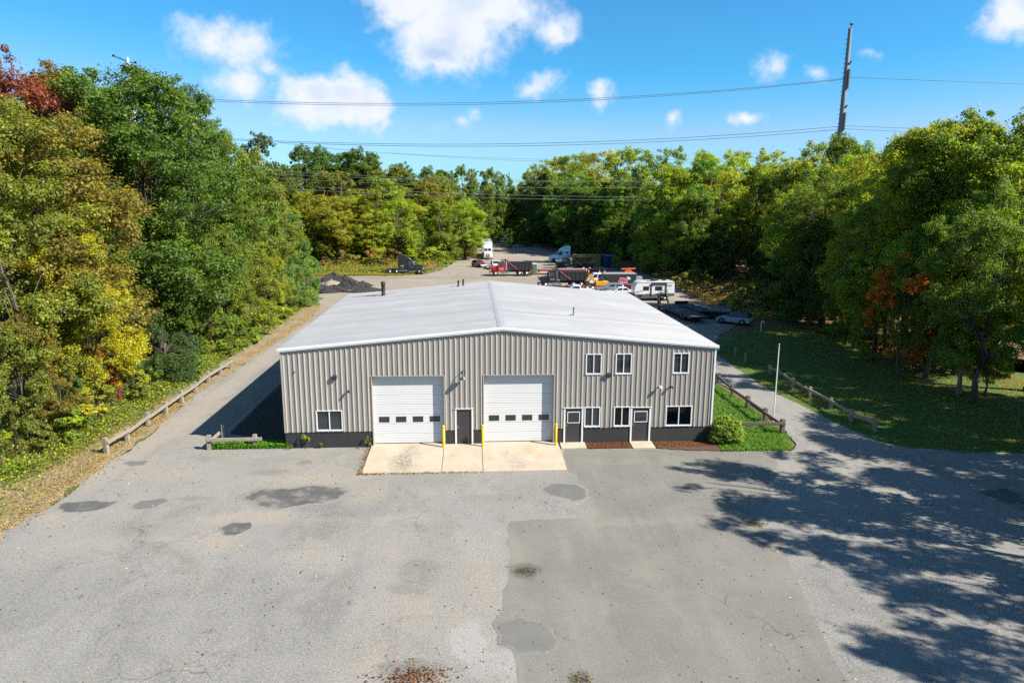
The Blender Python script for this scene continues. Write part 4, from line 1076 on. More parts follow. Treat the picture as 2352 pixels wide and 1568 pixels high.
def trunk_mesh(name, seed, h, r, zb, cc, m_, thick=.019, nl=9, stems=1):
    rng = np.random.default_rng(seed+99)
    mb = MB()
    ht = h*.80; n = 9
    px = np.cumsum(rng.normal(0, .012*h, n)); py = np.cumsum(rng.normal(0, .012*h, n)); px -= px[0]; py -= py[0]
    pts = [(px[i], py[i], -.25+(ht+.25)*i/(n-1)) for i in range(n)]
    rad = [thick*h*(1.35 if i == 0 else 1.0)*(1-.85*i/(n-1)) for i in range(n)]
    mb.tube(pts, rad, 8)
    order = rng.permutation(len(cc))[:nl*3]
    for j, k in enumerate(order):
        tip = Vector(cc[k]); s = min(.92, max(.15, (tip.z*.72)/ht)); s *= rng.uniform(.75, 1.0)
        i = s*(n-1); i0 = int(i); fr = i-i0; i1 = min(n-1, i0+1)
        a = Vector(pts[i0]).lerp(Vector(pts[i1]), fr); r0 = (rad[i0]*(1-fr)+rad[i1]*fr)*.55
        mid = a.lerp(tip, .5)+Vector((0, 0, rng.uniform(.02, .07)*h)) * (1 if tip.z > a.z else .4)
        if j < nl: mb.tube([a, a.lerp(mid, .5)+Vector(rng.normal(0, .01*h, 3)), mid, mid.lerp(tip, .6), tip], [r0, r0*.8, r0*.55, r0*.35, r0*.15], 6)
        else: mb.tube([a, mid, tip], [r0*.5, r0*.3, r0*.1], 5)
    return mb.mesh(name, m_, smooth=True)
KIND = {}
def make_kind(key, n, h, r, zb, ncl, nleaf, leaf, bark=M_BARK, **kw):
    KIND[key] = []
    tk = {k_: kw.pop(k_) for k_ in list(kw) if k_ in ('thick', 'nl')}
    for i in range(n):
        sd = sum(ord(ch) for ch in key)*13+i*101
        rng, c, nr, sz, val, cc, rc = crown_pts(sd, h, r, zb, ncl, nleaf, leaf, **kw)
        KIND[key].append((leaves_mesh('crown', c, nr, sz, .62, val, rng), trunk_mesh('trunk', sd, h, r, zb, cc, bark, **tk), h, r))
make_kind('near', 5, 20, 5.6, 1.8, 380, 50000, .205)
make_kind('high', 4, 20, 5.6, 5.2, 230, 23000, .215)
make_kind('lacy', 4, 18, 5.2, 3.2, 170, 15000, .27)
make_kind('edge', 4, 14, 4.4, .3, 330, 34000, .185, low=1.0)
make_kind('small', 3, 8, 3.0, .3, 170, 17000, .15, thick=.013)
make_kind('mid', 4, 22, 6.4, .6, 380, 30000, .31, low=1.05)
make_kind('far', 3, 24, 6.8, .6, 380, 22000, .43, low=1.05)
make_kind('bush', 3, 2.4, 1.5, .05, 40, 3600, .15, thick=.012)
make_kind('weep', 1, 7, 3.2, .8, 150, 22000, .15, droop=.38, flat=1.3)
make_kind('shrub', 1, 1.75, 1.05, .05, 200, 9000, .12, thick=.012, ball=True)
TREES = []
def tree(key, x, y, h, rs, col, label, group, cat='tree', name='broadleaf_tree', idx=None, rz=None):
    L = KIND[key]; rnd = random
    cm, tm, h0, r0 = L[rnd.randrange(len(L)) if idx is None else idx]
    s = h/h0; rr = rs*s
    rz = rnd.uniform(0, 6.28) if rz is None else rz
    root = thing(name, label, cat, (x, y, 0), rz, group)
    root.scale = (rr, rr, s)
    a = link(bpy.data.objects.new('trunk', tm), root)
    b = link(bpy.data.objects.new('crown', cm), root)
    b.color = (*col, 1)
    return root
def jit(c, a=.18):
    k_ = random.uniform(1-a, 1+a)
    return tuple(max(.004, ch*k_*random.uniform(1-a*.5, 1+a*.5)) for ch in c)
GREEN = (.088, .138, .020); DGREEN = (.062, .106, .020); OLIVE = (.122, .143, .024); BROWN = (.150, .125, .026); YGREEN = (.190, .215, .020)
YELLOW = (.250, .240, .018); REDL = (.150, .045, .030); ORANGE = (.34, .13, .018); BRIGHT = (.160, .215, .022); LGREEN = (.105, .172, .045)
SKYL = [(-400, 60), (0, 112), (60, 130), (130, 158), (200, 137), (300, 140), (380, 185), (430, 225), (500, 292), (540, 338), (600, 306), (640, 325), (700, 342), (780, 340), (860, 350), (920, 372), (960, 388), (1050, 382), (1100, 388), (1160, 398), (1190, 428), (1215, 400), (1250, 372), (1350, 356), (1450, 346), (1520, 342), (1650, 352), (1780, 347), (1870, 330), (1930, 312), (2000, 335), (2060, 325), (2130, 290), (2200, 275), (2300, 255), (2352, 248), (2800, 200)]
def sky_v(u):
    for (a, b) in zip(SKYL[:-1], SKYL[1:]):
        if a[0] <= u <= b[0]: return a[1]+(b[1]-a[1])*(u-a[0])/(b[0]-a[0])
    return 200
def proj_u(x, y, z):
    d = Vector((x, y, z-CAM_H)); f = d.dot(_F)
    return CX+FPX*d.dot(_R)/f, CY-FPX*d.dot(_U)/f
def lim(x, y, z=18):
    u, _ = proj_u(x, y, z); return u, AT(u, sky_v(u), y).z
def tree_px(key, u, v, Y, rs, col, label, group, **kw):
    p = AT(u, v, Y)
    return tree(key, p.x, Y, p.z/.955, rs, col, label, group, **kw)
def tree_x(key, u, v, X, rs, col, label, group, **kw):
    d = ray(u, v); Y = X*d.y/d.x; hz = AT(u, v, Y).z
    if label in LAB_L.values(): label = ('tall ' if hz > 15 else 'middling ' if hz > 8 else 'low ')+label+(' near the rail fence' if Y < 64 else ' past the rail fence' if Y < 95 else ' near the dark heaps')
    return tree_px(key, u, v, Y, rs, col, label, group, **kw)
LG = 'trees of the wood beside the gravel drive'
LAB_L = {0: 'green broadleaf tree in the wood beside the gravel drive', 1: 'olive and yellowing tree in the wood beside the gravel drive', 2: 'brownish autumn tree in the wood beside the gravel drive', 3: 'dark green tree in the wood beside the gravel drive'}
# hero trees of the left wood
tree_x('near', 35, 112, -37, .72, REDL, 'tall red leaved maple rising above the wood by the gravel drive', LG)
tree_x('near', 105, 150, -36, .8, (.13, .095, .025), 'dull red maple beside the tallest red maple', LG)
tree_x('near', 62, 215, -30.5, 1.05, BROWN, 'wide brown and olive maple at the front of the wood below the red maples', LG)
tree_x('near', 250, 136, -31.5, 1.08, DGREEN, 'very large dark green oak, tallest crown of the wood by the drive', LG)
tree_x('near', 195, 150, -35, .95, GREEN, LAB_L[0], LG); tree_x('near', 345, 158, -32, .95, DGREEN, LAB_L[3], LG)
tree_x('near', 410, 205, -31, .85, DGREEN, LAB_L[3], LG); tree_x('near', 470, 262, -30, .8, GREEN, LAB_L[0], LG); tree_x('mid', 520, 318, -29, .8, GREEN, LAB_L[0], LG)
tree_x('near', 330, 330, -29, 1.0, DGREEN, LAB_L[3], LG); tree_x('near', -60, 240, -31, 1.0, OLIVE, LAB_L[1], LG)
tree_x('edge', -20, 470, -28.5, .9, OLIVE, LAB_L[1], LG); tree_x('edge', 50, 720, -27, .75, BROWN, LAB_L[2], LG)
tree_x('near', 165, 502, -26.4, .84, YELLOW, 'bright yellow maple in front of the great dark oak', LG)
tree_x('edge', 262, 760, -26.8, .62, OLIVE, LAB_L[1], LG); tree_x('edge', 420, 440, -27.5, .95, GREEN, LAB_L[0], LG)
tree_x('weep', 372, 742, -25.4, 1.35, (.052, .085, .034), 'small drooping dark green tree hanging over the rail fence', LG, name='drooping_tree')
tree_x('edge', 480, 500, -27, .9, OLIVE, LAB_L[1], LG); tree_x('edge', 540, 470, -26.5, .85, OLIVE, LAB_L[1], LG); tree_x('edge', 520, 600, -26, .7, GREEN, LAB_L[0], LG)
tree_x('edge', 648, 488, -25, .95, LGREEN, 'fresh green rounded tree where the gravel drive meets the yard', LG); tree_x('edge', 700, 545, -24.8, .72, LGREEN, LAB_L[0], LG)
tree_x('edge', 590, 430, -27, .9, OLIVE, LAB_L[1], LG); tree_x('mid', 560, 345, -29, .75, OLIVE, LAB_L[1], LG); tree_x('edge', 600, 560, -25.5, .7, YGREEN, LAB_L[1], LG)
tree_x('edge', 560, 650, -24.6, .55, OLIVE, LAB_L[1], LG); tree_x('edge', 660, 600, -24.3, .6, LGREEN, LAB_L[0], LG)
tree_x('small', 300, 800, -25.8, .62, DGREEN, LAB_L[3], LG); tree_x('small', 215, 800, -26.2, .75, (.22, .14, .025), LAB_L[2], LG); tree_x('small', 120, 800, -26.2, .8, BROWN, LAB_L[2], LG)
tree_x('small', 25, 760, -26.8, .8, OLIVE, LAB_L[1], LG); tree_x('small', 262, 820, -25.4, .35, (.30, .06, .03), 'little red leaved sapling at the wood edge by the fence', LG)
tree_x('small', 440, 740, -25.4, .72, GREEN, LAB_L[0], LG); tree_x('small', 160, 860, -25.8, .7, DGREEN, LAB_L[3], LG); tree_x('small', 480, 700, -25.4, .8, OLIVE, LAB_L[1], LG)
rng_ = random.Random(5)
y = 46
while y < 132:                                     # second and third rows of the wood
    for (x0, kk) in ((-36, 0), (-45, 1)):
        x = x0+rng_.uniform(-2.5, 2.5)-max(0, y-110)*.25; yy = y+rng_.uniform(-2, 2)
        u, zl = lim(x, yy)
        if u < -160: continue
        c = rng_.choice([(GREEN, 0), (OLIVE, 1), (DGREEN, 3), (OLIVE, 1), (GREEN, 0)])
        h = min(rng_.uniform(15, 21), zl*rng_.uniform(.82, .93))
        tree('near' if yy < 75 else 'mid', x, yy, h, rng_.uniform(.85, 1.1), jit(c[0]), LAB_L[c[1]].replace('in the wood', ('inside the wood' if kk == 0 else 'deep inside the wood'))+(' near the rail fence' if yy < 64 else ' past the rail fence' if yy < 95 else ' near the dark heaps'), LG)
    y += 7.5
# far wood behind the grass field
FG = 'trees of the far wood behind the black tractor'
LAB_F = {0: 'green tree in the far wood behind the black truck tractor', 1: 'olive yellow tree in the far wood behind the black truck tractor', 2: 'bare greyish thin tree in the far wood behind the black truck tractor'}
rng_ = random.Random(11)
for (yr, hs_, stp) in ((167, (9, 15), 5.5), (173, (14, 20), 5.5), (183, (18, 25), 6), (196, (22, 30), 7), (214, (24, 32), 8)):
    x = -50
    while x < (2 if yr < 190 else -2):
        xx = x+rng_.uniform(-2, 2); yy = yr+rng_.uniform(-3, 3)+max(0, xx+22)*.35
        u, zl = lim(xx, yy, 22)
        c = rng_.choice([(OLIVE, 1), (YGREEN, 1), (GREEN, 0), (OLIVE, 1), (BRIGHT, 0), ((.17, .17, .02), 1)])
        if yr > 190: c = rng_.choice([(GREEN, 0), (DGREEN, 0), (OLIVE, 1)])
        h = min(rng_.uniform(*hs_), zl*rng_.uniform(.9, 1.0))
        tree('mid' if yr < 180 else 'far', xx, yy, h, rng_.uniform(1.05, 1.4) if yr < 180 else rng_.uniform(.95, 1.25), jit(c[0]), LAB_F[c[1]].replace('in the far wood', {167: 'at the very front of the far wood', 173: 'in the second row of the far wood', 183: 'in the middle of the far wood', 196: 'towards the back of the far wood', 214: 'at the back of the far wood'}[yr]), FG)
        x += stp
for (u, v, Y, rs) in ((605, 304, 178, .7), (780, 338, 200, .8), (862, 350, 205, .8), (700, 340, 190, .8), (930, 372, 215, .7), (1065, 384, 235, .62), (1130, 390, 250, .6), (990, 386, 228, .7), (1160, 398, 262, .5), (830, 345, 196, .7), (740, 342, 194, .7), (1020, 384, 232, .6), (1100, 390, 244, .6)):
    tree_px('far', u, v, Y, rs*1.15, jit(DGREEN if u < 1000 else GREEN), LAB_F[0], FG)
# trees closing the lane
rng_ = random.Random(17)
CGp = 'trees closing the far end of the lane'
for i in range(13):
    x = -14+i*2.6+rng_.uniform(-1, 1); yy = rng_.uniform(262, 300)
    u, zl = lim(x, yy, 22); h = min(rng_.uniform(12, 25), zl*.97)
    c = rng_.choice([GREEN, YGREEN, DGREEN, GREEN, (.22, .17, .02)])
    tree('far', x, yy, h, rng_.uniform(.7, 1.0), jit(c), 'green and yellowing tree closing the far end of the dirt lane', CGp)
for i in range(11):
    x = -6+i*2.5+rng_.uniform(-.8, .8); yy = rng_.uniform(222, 246)
    tree('edge', x, yy, rng_.uniform(5, 11)*(0.6 if 4 < x < 12 else 1), rng_.uniform(1.0, 1.4), jit(rng_.choice([GREEN, DGREEN, YGREEN])), 'low leafy tree closing the lane behind the pale box trailer', 'low trees closing the lane')
# right wood
RG = 'trees of the wood beyond the shaded lawn'
def zone_r(y):
    return 'beyond the lawn fence' if y < 58 else 'beyond the bare flagpole' if y < 76 else 'behind the shaded cars' if y < 96 else 'behind the camper trailer' if y < 118 else 'behind the charcoal cargo trailer' if y < 142 else 'behind the shipping containers'
def lab_r(c, y, row):
    return ('yellow green' if c == 1 else 'green') + ' oak ' + ('at the front edge of' if row == 0 else 'deeper in' if row == 1 else 'at the back of') + ' the wood ' + zone_r(y)
class _LR:
    def __getitem__(self, k): return None
LAB_R = {0: 'green'}
rng_ = random.Random(23)
for (x0, y0, y1, st, lo, hi, kk) in ((42.5, 49, 172, 6.2, .70, .95, 0), (49, 52, 172, 6.8, .86, 1.0, 1), (57, 70, 172, 9.0, .92, 1.0, 2), (67, 100, 172, 12, .96, 1.0, 2)):
    y = y0
    while y < y1:
        x = x0+rng_.uniform(-2, 2)+(max(0, y-110)*.03); yy = y+rng_.uniform(-2, 2)
        if (92 < yy < 128 and x < 54) or (kk == 1 and yy < 76 and rng_.random() < .5): y += st; continue
        u, zl = lim(x, yy)
        if u < 2700:
            c = rng_.choice([(BRIGHT, 0), (GREEN, 0), (YGREEN, 1), (BRIGHT, 0), (YGREEN, 1)])
            h = min(rng_.uniform(19, 25), zl*rng_.uniform(lo, hi))
            tree('high' if yy < 92 else 'mid', x, yy, h, rng_.uniform(.9, 1.15), jit(c[0]), lab_r(c[1], yy, kk), RG)
        y += st
for (u, v, Y, rs) in ((2140, 290, 62, .8), (2210, 276, 60, .8), (2300, 256, 58, .85), (2360, 248, 56, .85), (2050, 326, 74, .8), (1880, 328, 96, .75), (1935, 312, 88, .65), (1980, 336, 82, .7), (1780, 347, 112, .8), (1700, 352, 124, .8), (1620, 350, 132, .8), (1540, 343, 160, .8), (1460, 346, 186, .85), (1390, 352, 214, .85), (1320, 358, 244, .9), (1262, 368, 264, .85), (1225, 392, 280, .7), (1425, 349, 200, .85), (1355, 356, 230, .9), (1290, 363, 255, .9)):
    d = ray(u, v)
    if 80 < Y < 135: Y = 62*d.y/d.x
    tree_px('near' if Y < 95 else 'mid', u, v, Y, rs*1.15, jit(rng_.choice([BRIGHT, GREEN, YGREEN])), ('tall skyline oak of the wood '+zone_r(Y)) if Y < 175 else 'tall far skyline tree above the shaded side of the lane', RG)
for (a, b, n_) in (((35, 176), (19, 300), 16), ((44, 180), (28, 300), 13)):
    for i in range(n_):
        s = i/(n_-1); x = a[0]+(b[0]-a[0])*s+rng_.uniform(-1.5, 1.5); yy = a[1]+(b[1]-a[1])*s
        u, zl = lim(x, yy, 22); h = min(rng_.uniform(18, 26), zl*rng_.uniform(.85, 1.0))
        if yy < 190: x += 7; h *= .8
        tree('mid' if yy < 220 else 'far', x, yy, h, rng_.uniform(.95, 1.15), jit(rng_.choice([DGREEN, GREEN])), 'dark green tree lining the shaded side of the dirt lane', 'trees lining the shaded side of the lane')
for i in range(16):
    yy = 100+i*5.2+rng_.uniform(-1, 1); x = 43.5+rng_.uniform(-.8, 1.2)+(3.0 if yy > 150 else 0)
    if yy < 128: x += 17
    tree('edge', x, yy, rng_.uniform(14, 18), rng_.uniform(.8, 1.0), jit(rng_.choice([GREEN, DGREEN, GREEN])), 'tall leafy tree in the thick of the wood '+zone_r(yy), RG)
for i in range(16):
    s = i/15; x = 42-21*s+rng_.uniform(-.8, .8); yy = 182+106*s
    tree('edge', x, yy, rng_.uniform(14, 19), rng_.uniform(.95, 1.15), jit(rng_.choice([DGREEN, GREEN])), 'taller dark leafy tree behind the shaded side of the lane', 'trees lining the shaded side of the lane')
for i in range(17):
    yy = 98+i*4.6+rng_.uniform(-1, 1); x = 40.0+rng_.uniform(-.8, 1.2)+(2.0 if 104 < yy < 130 else 0)+(3.0 if yy > 150 else 0)
    if yy < 128: x += 18
    tree('edge', x, yy, rng_.uniform(8, 13), rng_.uniform(.8, 1.0), jit(rng_.choice([GREEN, DGREEN, BRIGHT])), 'leafy tree clothed to the ground '+zone_r(yy), RG)
for i in range(22):
    s = i/21; x = 37.5-19.5*s+rng_.uniform(-.8, .8); yy = 178+114*s
    tree('edge', x, yy, rng_.uniform(8, 14), rng_.uniform(.9, 1.15), jit(rng_.choice([DGREEN, GREEN])), 'dark leafy tree clothed to the ground along the shaded side of the lane', 'trees lining the shaded side of the lane')
# understorey of the right wood
tree_px('small', 2100, 590, 56, .9, ORANGE, 'orange leaved young tree under the green oaks beyond the lawn', RG)
tree_px('small', 2290, 690, 50, .8, (.34, .22, .02), 'amber yellow young tree by the thick trunk beyond the lawn', RG)
tree_px('edge', 1960, 600, 69, .75, GREEN, 'low leafy understorey tree '+zone_r(69), RG); tree_px('edge', 1870, 560, 80, .75, DGREEN, 'low leafy understorey tree '+zone_r(80), RG); tree_px('edge', 1830, 600, 82, .7, GREEN, 'low leafy understorey tree '+zone_r(92), RG); tree_px('edge', 1640, 540, 134, .7, GREEN, 'low leafy understorey tree '+zone_r(134), RG); tree_px('edge', 1560, 530, 138, .7, BRIGHT, 'low leafy understorey tree '+zone_r(138), RG)
tree_px('edge', 2030, 610, 62, .7, BRIGHT, 'low leafy understorey tree '+zone_r(62), RG); tree_px('edge', 2180, 560, 57, .8, GREEN, 'low leafy understorey tree '+zone_r(57), RG)
tree_px('edge', 1420, 560, 150, .7, BRIGHT, 'low leafy understorey tree '+zone_r(150), RG)
for (x, yy, h) in ((41, 84, 11), (43.5, 89, 10), (47, 86, 13), (46, 94, 9), (51, 92, 12), (40.5, 91, 7), (50, 99, 10), (55, 96, 14), (54, 104, 12), (56, 112, 13), (53, 120, 12), (48, 126, 12), (57, 121, 14)):
    tree('edge', x, yy, h, 1.0, jit(rng_.choice([GREEN, DGREEN, BRIGHT])), 'young leafy tree scattered over the brushy bank '+zone_r(yy), RG)
# trunks that stand at the edge of the lawn
for (u, v, h, m_, lab) in ((2238, 922, 17, M_BARK, 'thick dark trunked oak at the edge of the shaded lawn'), (2202, 905, 13, M_PALEBARK, 'slim pale trunked tree beside the thick dark trunk on the lawn edge'), (2125, 868, 15, M_BARK, 'straight dark trunked tree on the lawn edge left of the pale trunk'), (1960, 800, 15, M_BARK, 'dark trunked tree at the middle of the lawn edge')):
    g_ = G(u, v)
    r_ = tree('near', g_.x, g_.y, h, .72, GREEN, lab, RG)
    if m_ is M_PALEBARK: [setattr(c_.material_slots[0], 'link', 'OBJECT') or setattr(c_.material_slots[0], 'material', m_) for c_ in r_.children if c_.name.startswith('trunk')]
# trees south-east of the lot, out of the picture, whose shade falls on the paving
rng_ = random.Random(31)
for (x, y, h, rs) in ((29.0, 26.6, 18.8, .76), (31.2, 21.6, 18.0, .8), (34.0, 17.2, 17.2, .72), (31.6, 13.6, 17.2, .72), (33.2, 9.6, 18.0, .75), (36.5, 25.5, 19.5, .9), (40, 30, 20, 1.0), (34.5, 4.0, 17.5, .7), (44, 24, 20, 1.0), (46, 35, 20, 1.1), (31, 1.5, 15.5, .7), (50, 31, 19, 1.1), (55, 38, 20, 1.1), (60, 33, 20, 1.1), (42.2, 37.5, 19, .85), (45.0, 43.0, 19, .80), (41, 33, 18, .75), (47, 41, 20, .9)):
    tree('lacy', x, y, h, rs, jit(GREEN), 'oak beside the lot casting its shade on the paving', 'oaks beside the lot')
# bushes
LABB = 'low bushy scrub at the edge of the wood by the rail fence'
rng_ = random.Random(41)
y = 37.5
while y < 112:
    for k_ in range(2):
        x = -24.2-rng_.uniform(.2, 3.0)-(.1*max(0, y-88))+(0 if y < 66 else 1.6); h = rng_.uniform(1.0, 2.6)
        tree('bush', x, y+rng_.uniform(-1, 1), h, rng_.uniform(.9, 1.4), jit(rng_.choice([YGREEN, OLIVE, BRIGHT, GREEN])), LABB, 'scrub along the wood edge', 'bush', 'bush')
    y += 2.6
for i in range(34):
    x = rng_.uniform(-34, -7); yy = rng_.uniform(153, 168) + max(0, x+20)*.5
    tree('bush', x, yy, rng_.uniform(1.5, 4.2), rng_.uniform(1.1, 1.7), jit(rng_.choice([OLIVE, (.20, .15, .05), YGREEN, (.17, .10, .05), OLIVE])), 'tawny bush in the overgrown field behind the black tractor', 'bushes in the overgrown field', 'bush', 'bush')
for i in range(20):
    s = i/19; x = -5+5*s+rng_.uniform(-2, 0); yy = 168+s*85
    tree('bush', x, yy, rng_.uniform(2, 5), rng_.uniform(1.0, 1.4), jit(rng_.choice([YGREEN, BRIGHT, GREEN])), 'leafy bush along the sunny side of the dirt lane', 'bushes along the lane', 'bush', 'bush')
for i in range(62):
    yy = rng_.uniform(86, 134); x = 36.5+rng_.uniform(-1.0, 4) if i < 32 else rng_.uniform(40, 57)+(1.2 if yy < 100 else 0) - (2.0 if 108 < yy < 124 else 0)
    tree('bush', x, yy, rng_.uniform(1.0, 3.0), rng_.uniform(1.0, 1.5), jit(rng_.choice([(.22, .17, .06), OLIVE, (.20, .13, .07), YGREEN, (.16, .12, .05)])), 'dry tawny bush on the bank behind the parked camper trailer', 'bushes on the bank', 'bush', 'bush')
g_ = G(1668, 1018)
tree('shrub', g_.x+.05, g_.y+.25, 1.72, 1.05, (.15, .205, .035), 'round leafy green shrub at the corner of the building', None, 'shrub', 'round_shrub')
p_ = AT(1632, 930, 42.3)
tree('bush', 15.25, 42.6, 1.9, .38, YGREEN, 'thin upright weed bush against the building corner', None, 'bush', 'bush')
for (u, v, h, lab) in ((1112/1.7415+0, 0, 0, ''),):
    pass
for (x, h, lab) in ((-9.9, .95, 'leafy weed growing against the black base below the double window'), (-10.8, .45, 'low weed clump at the foot of the building corner'), (-9.0, .4, 'small weed against the black base beside the taller weed'), (-6.15, .75, 'green weed at the corner of the concrete apron')):
    tree('bush', x, 40.15 if x > -7 else 40.18, h, .55, BRIGHT, lab, None, 'weed', 'weed')

# ------------------------------------------------------------------ ground cover (uncountable)
def scatter(name, n, fx, size, hmax, col, label, seed, cat='grass', asp=.35, upright=True, vfun=None, zoff=0.0):
    rng = np.random.default_rng(seed)
    x, y, hh = fx(rng, n)
    n = len(x)
    z = rng.random(n)*hh+zoff
    c = np.stack([x, y, z], 1)
    nr = rng.normal(size=(n, 3)); 
    if upright: nr[:, 2] = np.abs(nr[:, 2])*.8+.2
    else: nr[:, 2] = 3.0
    sz = size*rng.uniform(.6, 1.4, n)
    val = rng.random(n) if vfun is None else vfun(rng, n)
    o = link(bpy.data.objects.new(name, leaves_mesh(name, c, nr, sz, asp, val, rng)))
    o.color = (*col, 1)
    return tag(o, label, cat, kind='stuff')
def wv(x, y, s): return .5+.25*(np.sin(x*1.3*s+1)+np.sin(y*1.1*s+2.3)*np.cos(x*.7*s-y*.5*s))
def fx_verge(rng, n):
    y = 28+rng.random(n)**1.3*80; e = np.interp(y, [28, 33, 40, 53, 62, 85, 100, 118], [-21.3, -21.6, -22.1, -22.1, -22.1, -21.6, -22.3, -25.5])
    w_ = rng.random(n)**1.1*np.interp(y, [28, 45, 60], [11, 6, 4]); x = e-w_
    q = wv(x, y, 1.2); keep = rng.random(n) < np.clip(.25+w_*.3, 0, 1)*(.35+q)
    near = np.interp(w_, [0, 1.5, 4], [.12, .35, .75])
    hh = near*(.3+q); keep &= ~((w_ < np.interp(y, [28, 34, 40, 60], [4.0, 3.0, 1.2, .9])) & (rng.random(n) < .82))
    return x[keep], y[keep], hh[keep]
scatter('ground_cover', 60000, fx_verge, .17, .6, (.140, .168, .028), 'bright green weeds and ground cover between drive and wood', 1, 'weeds', .55)
def fx_verge2(rng, n):
    y = 22+rng.random(n)*30; x = -21.0-rng.random(n)**1.2*9
    return x, y, np.full(n, .07)
scatter('dry_grass', 30000, fx_verge2, .11, .07, (.24, .185, .07), 'dry yellowed grass along the edge of the lot', 2, 'grass', .3)
def fx_field(rng, n):
    y = 138.8+rng.random(n)**1.4*32; x = -34+rng.random(n)*33
    lim_ = np.interp(y, [138, 142, 151, 170], [-14.5, -10.5, -7.5, -5]); k_ = x < lim_
    return x[k_], y[k_], np.where(y < 144.5, .22, .3+.6*wv(x, y, .5)+.02*(y-138))[k_]
scatter('tall_grass', 42000, fx_field, .42, .8, (.17, .165, .04), 'tall yellow green grass of the overgrown field by the yard', 3, 'grass', .28)
def fx_brush(rng, n):
    y = 84+rng.random(n)*50; x = 35.5+rng.random(n)**1.2*22
    return x, y, .35+.8*wv(x, y, .4)
scatter('dry_brush', 22000, fx_brush, .36, .8, (.30, .22, .085), 'dry tan grass and brush on the sunny bank behind the camper trailer', 21, 'grass', .3)
def fx_lane(rng, n):
    y = 165+rng.random(n)*90; x = np.interp(y, [165, 186, 243, 260], [-4, -2.5, -.8, -.5])-rng.random(n)**1.5*7
    return x, y, np.full(n, .7)
scatter('tall_grass', 9000, fx_lane, .5, .8, (.15, .17, .035), 'tall green grass along the sunny side of the lane', 4, 'grass', .28)
def fx_lawn(rng, n):
    y = 37.5+rng.random(n)**1.3*42; x0 = np.interp(y, [37.5, 40, 44.6, 52.7, 66, 80], [29, 25.6, 24.9, 24.0, 24.4, 33]); x = x0+rng.random(n)*14
    return x, y, np.full(n, .10)
scatter('lawn_blades', 45000, fx_lawn, .13, .1, (.092, .135, .022), 'short shaded lawn grass beside the paved drive', 5, 'grass', .25, zoff=-.02)
def fx_bank(rng, n):
    y = 38.5+rng.random(n)**1.2*26; x = 14.95+rng.random(n)*5.2
    k_ = (x > 0) | (y > 40.7); k_ &= ~((x > 0) & (y < 40.3) & (x > 19.4))
    return x[k_], y[k_], np.full(k_.sum(), .14)
scatter('bank_grass', 34000, fx_bank, .14, .14, (.070, .150, .022), 'green grass on the bank between building and paved drive', 6, 'grass', .25, zoff=.04)
def fx_front(rng, n):
    x = -15.7+rng.random(n)*4.9; y = 40.35+rng.random(n)**1.6*.9
    return x, y, np.full(n, .28)
scatter('bank_grass', 6000, fx_front, .15, .2, (.085, .20, .02), 'vivid green grass tuft strip below the short rail fence corner', 7, 'grass', .25, zoff=.02)
# fallen leaves
def fx_lot(rng, n):
    x = rng.uniform(-20, 30, n); y = 17+rng.random(n)**1.2*22
    q = wv(x, y, .5); k_ = (rng.random(n) < .25+.75*(q > .5)) & ~((x > -6.2) & (x < 5.4) & (y > 36) & (rng.random(n) < .8))
    return x[k_], y[k_], np.full(k_.sum(), .012)
LF = dict(asp=.7, upright=False)
def leafset(name, n, fx, size, col, label, seed, z=.012): return scatter(name, n, fx, size, .01, col, label, seed, 'leaves', .7, False, None, z)
leafset('fallen_leaves', 1500, fx_lot, .085, (.10, .05, .02), 'brown fallen leaves scattered thinly over the paved lot', 11)
leafset('fallen_leaves', 700, lambda r, n: fx_lot(r, n), .085, (.40, .28, .12), 'pale yellow fallen leaves scattered thinly over the paved lot', 12)
def fx_pile(rng, n):
    g_ = G(950, 1545); x = g_.x+rng.normal(0, .55, n); y = g_.y+rng.normal(0, .28, n)-.25
    return x, y, np.full(n, .05)
leafset('leaf_pile', 420, fx_pile, .075, (.13, .050, .014), 'orange fallen leaves gathered in a stained hollow of the paving', 13)
def fx_apron(rng, n):
    k_ = rng.random(n) < .6
    x = np.where(k_, -6.2+rng.random(n)**1.5*7, -6.1+rng.normal(0, .10, n)); y = np.where(k_, 36.05+rng.normal(0, .08, n), 36+rng.random(n)*4.2)
    return x, y, np.full(n, .05)
leafset('leaf_litter', 800, fx_apron, .07, (.17, .09, .028), 'brown leaf litter along the edges of the concrete apron', 14)
def fx_edge(rng, n):
    y = 28+rng.random(n)*72; e = np.interp(y, [28, 33, 40, 53, 62, 85, 100], [-20.9, -20.5, -20.4, -21.1, -20.8, -20.2, -21.4]); x = e+rng.normal(-.35, .45, n)
    return x, y, np.full(n, .03)
leafset('leaf_litter', 4500, fx_edge, .10, (.27, .175, .075), 'tan leaf litter along the edge of the gravel drive', 15)
def fx_wood(rng, n):
    y = 39+rng.random(n)**1.2*50; x = 27+rng.random(n)**.7*20
    return x, y, np.full(n, .04)
leafset('leaf_litter', 18000, fx_wood, .13, (.25, .135, .05), 'brown leaf litter under the oaks beyond the lawn', 16, .0)
def fx_mulch(rng, n):
    k_ = rng.random(n) < .42
    x = np.where(k_, 7.0+rng.random(n)*2.66, 11.2+rng.random(n)*3.9); y = 39.35+rng.random(n)*.97
    return x, y, np.full(n, .03)
o = leafset('mulch_chips', 5000, fx_mulch, .075, (.13, .06, .035), 'red bark mulch chips in the beds along the wall', 17, .055)
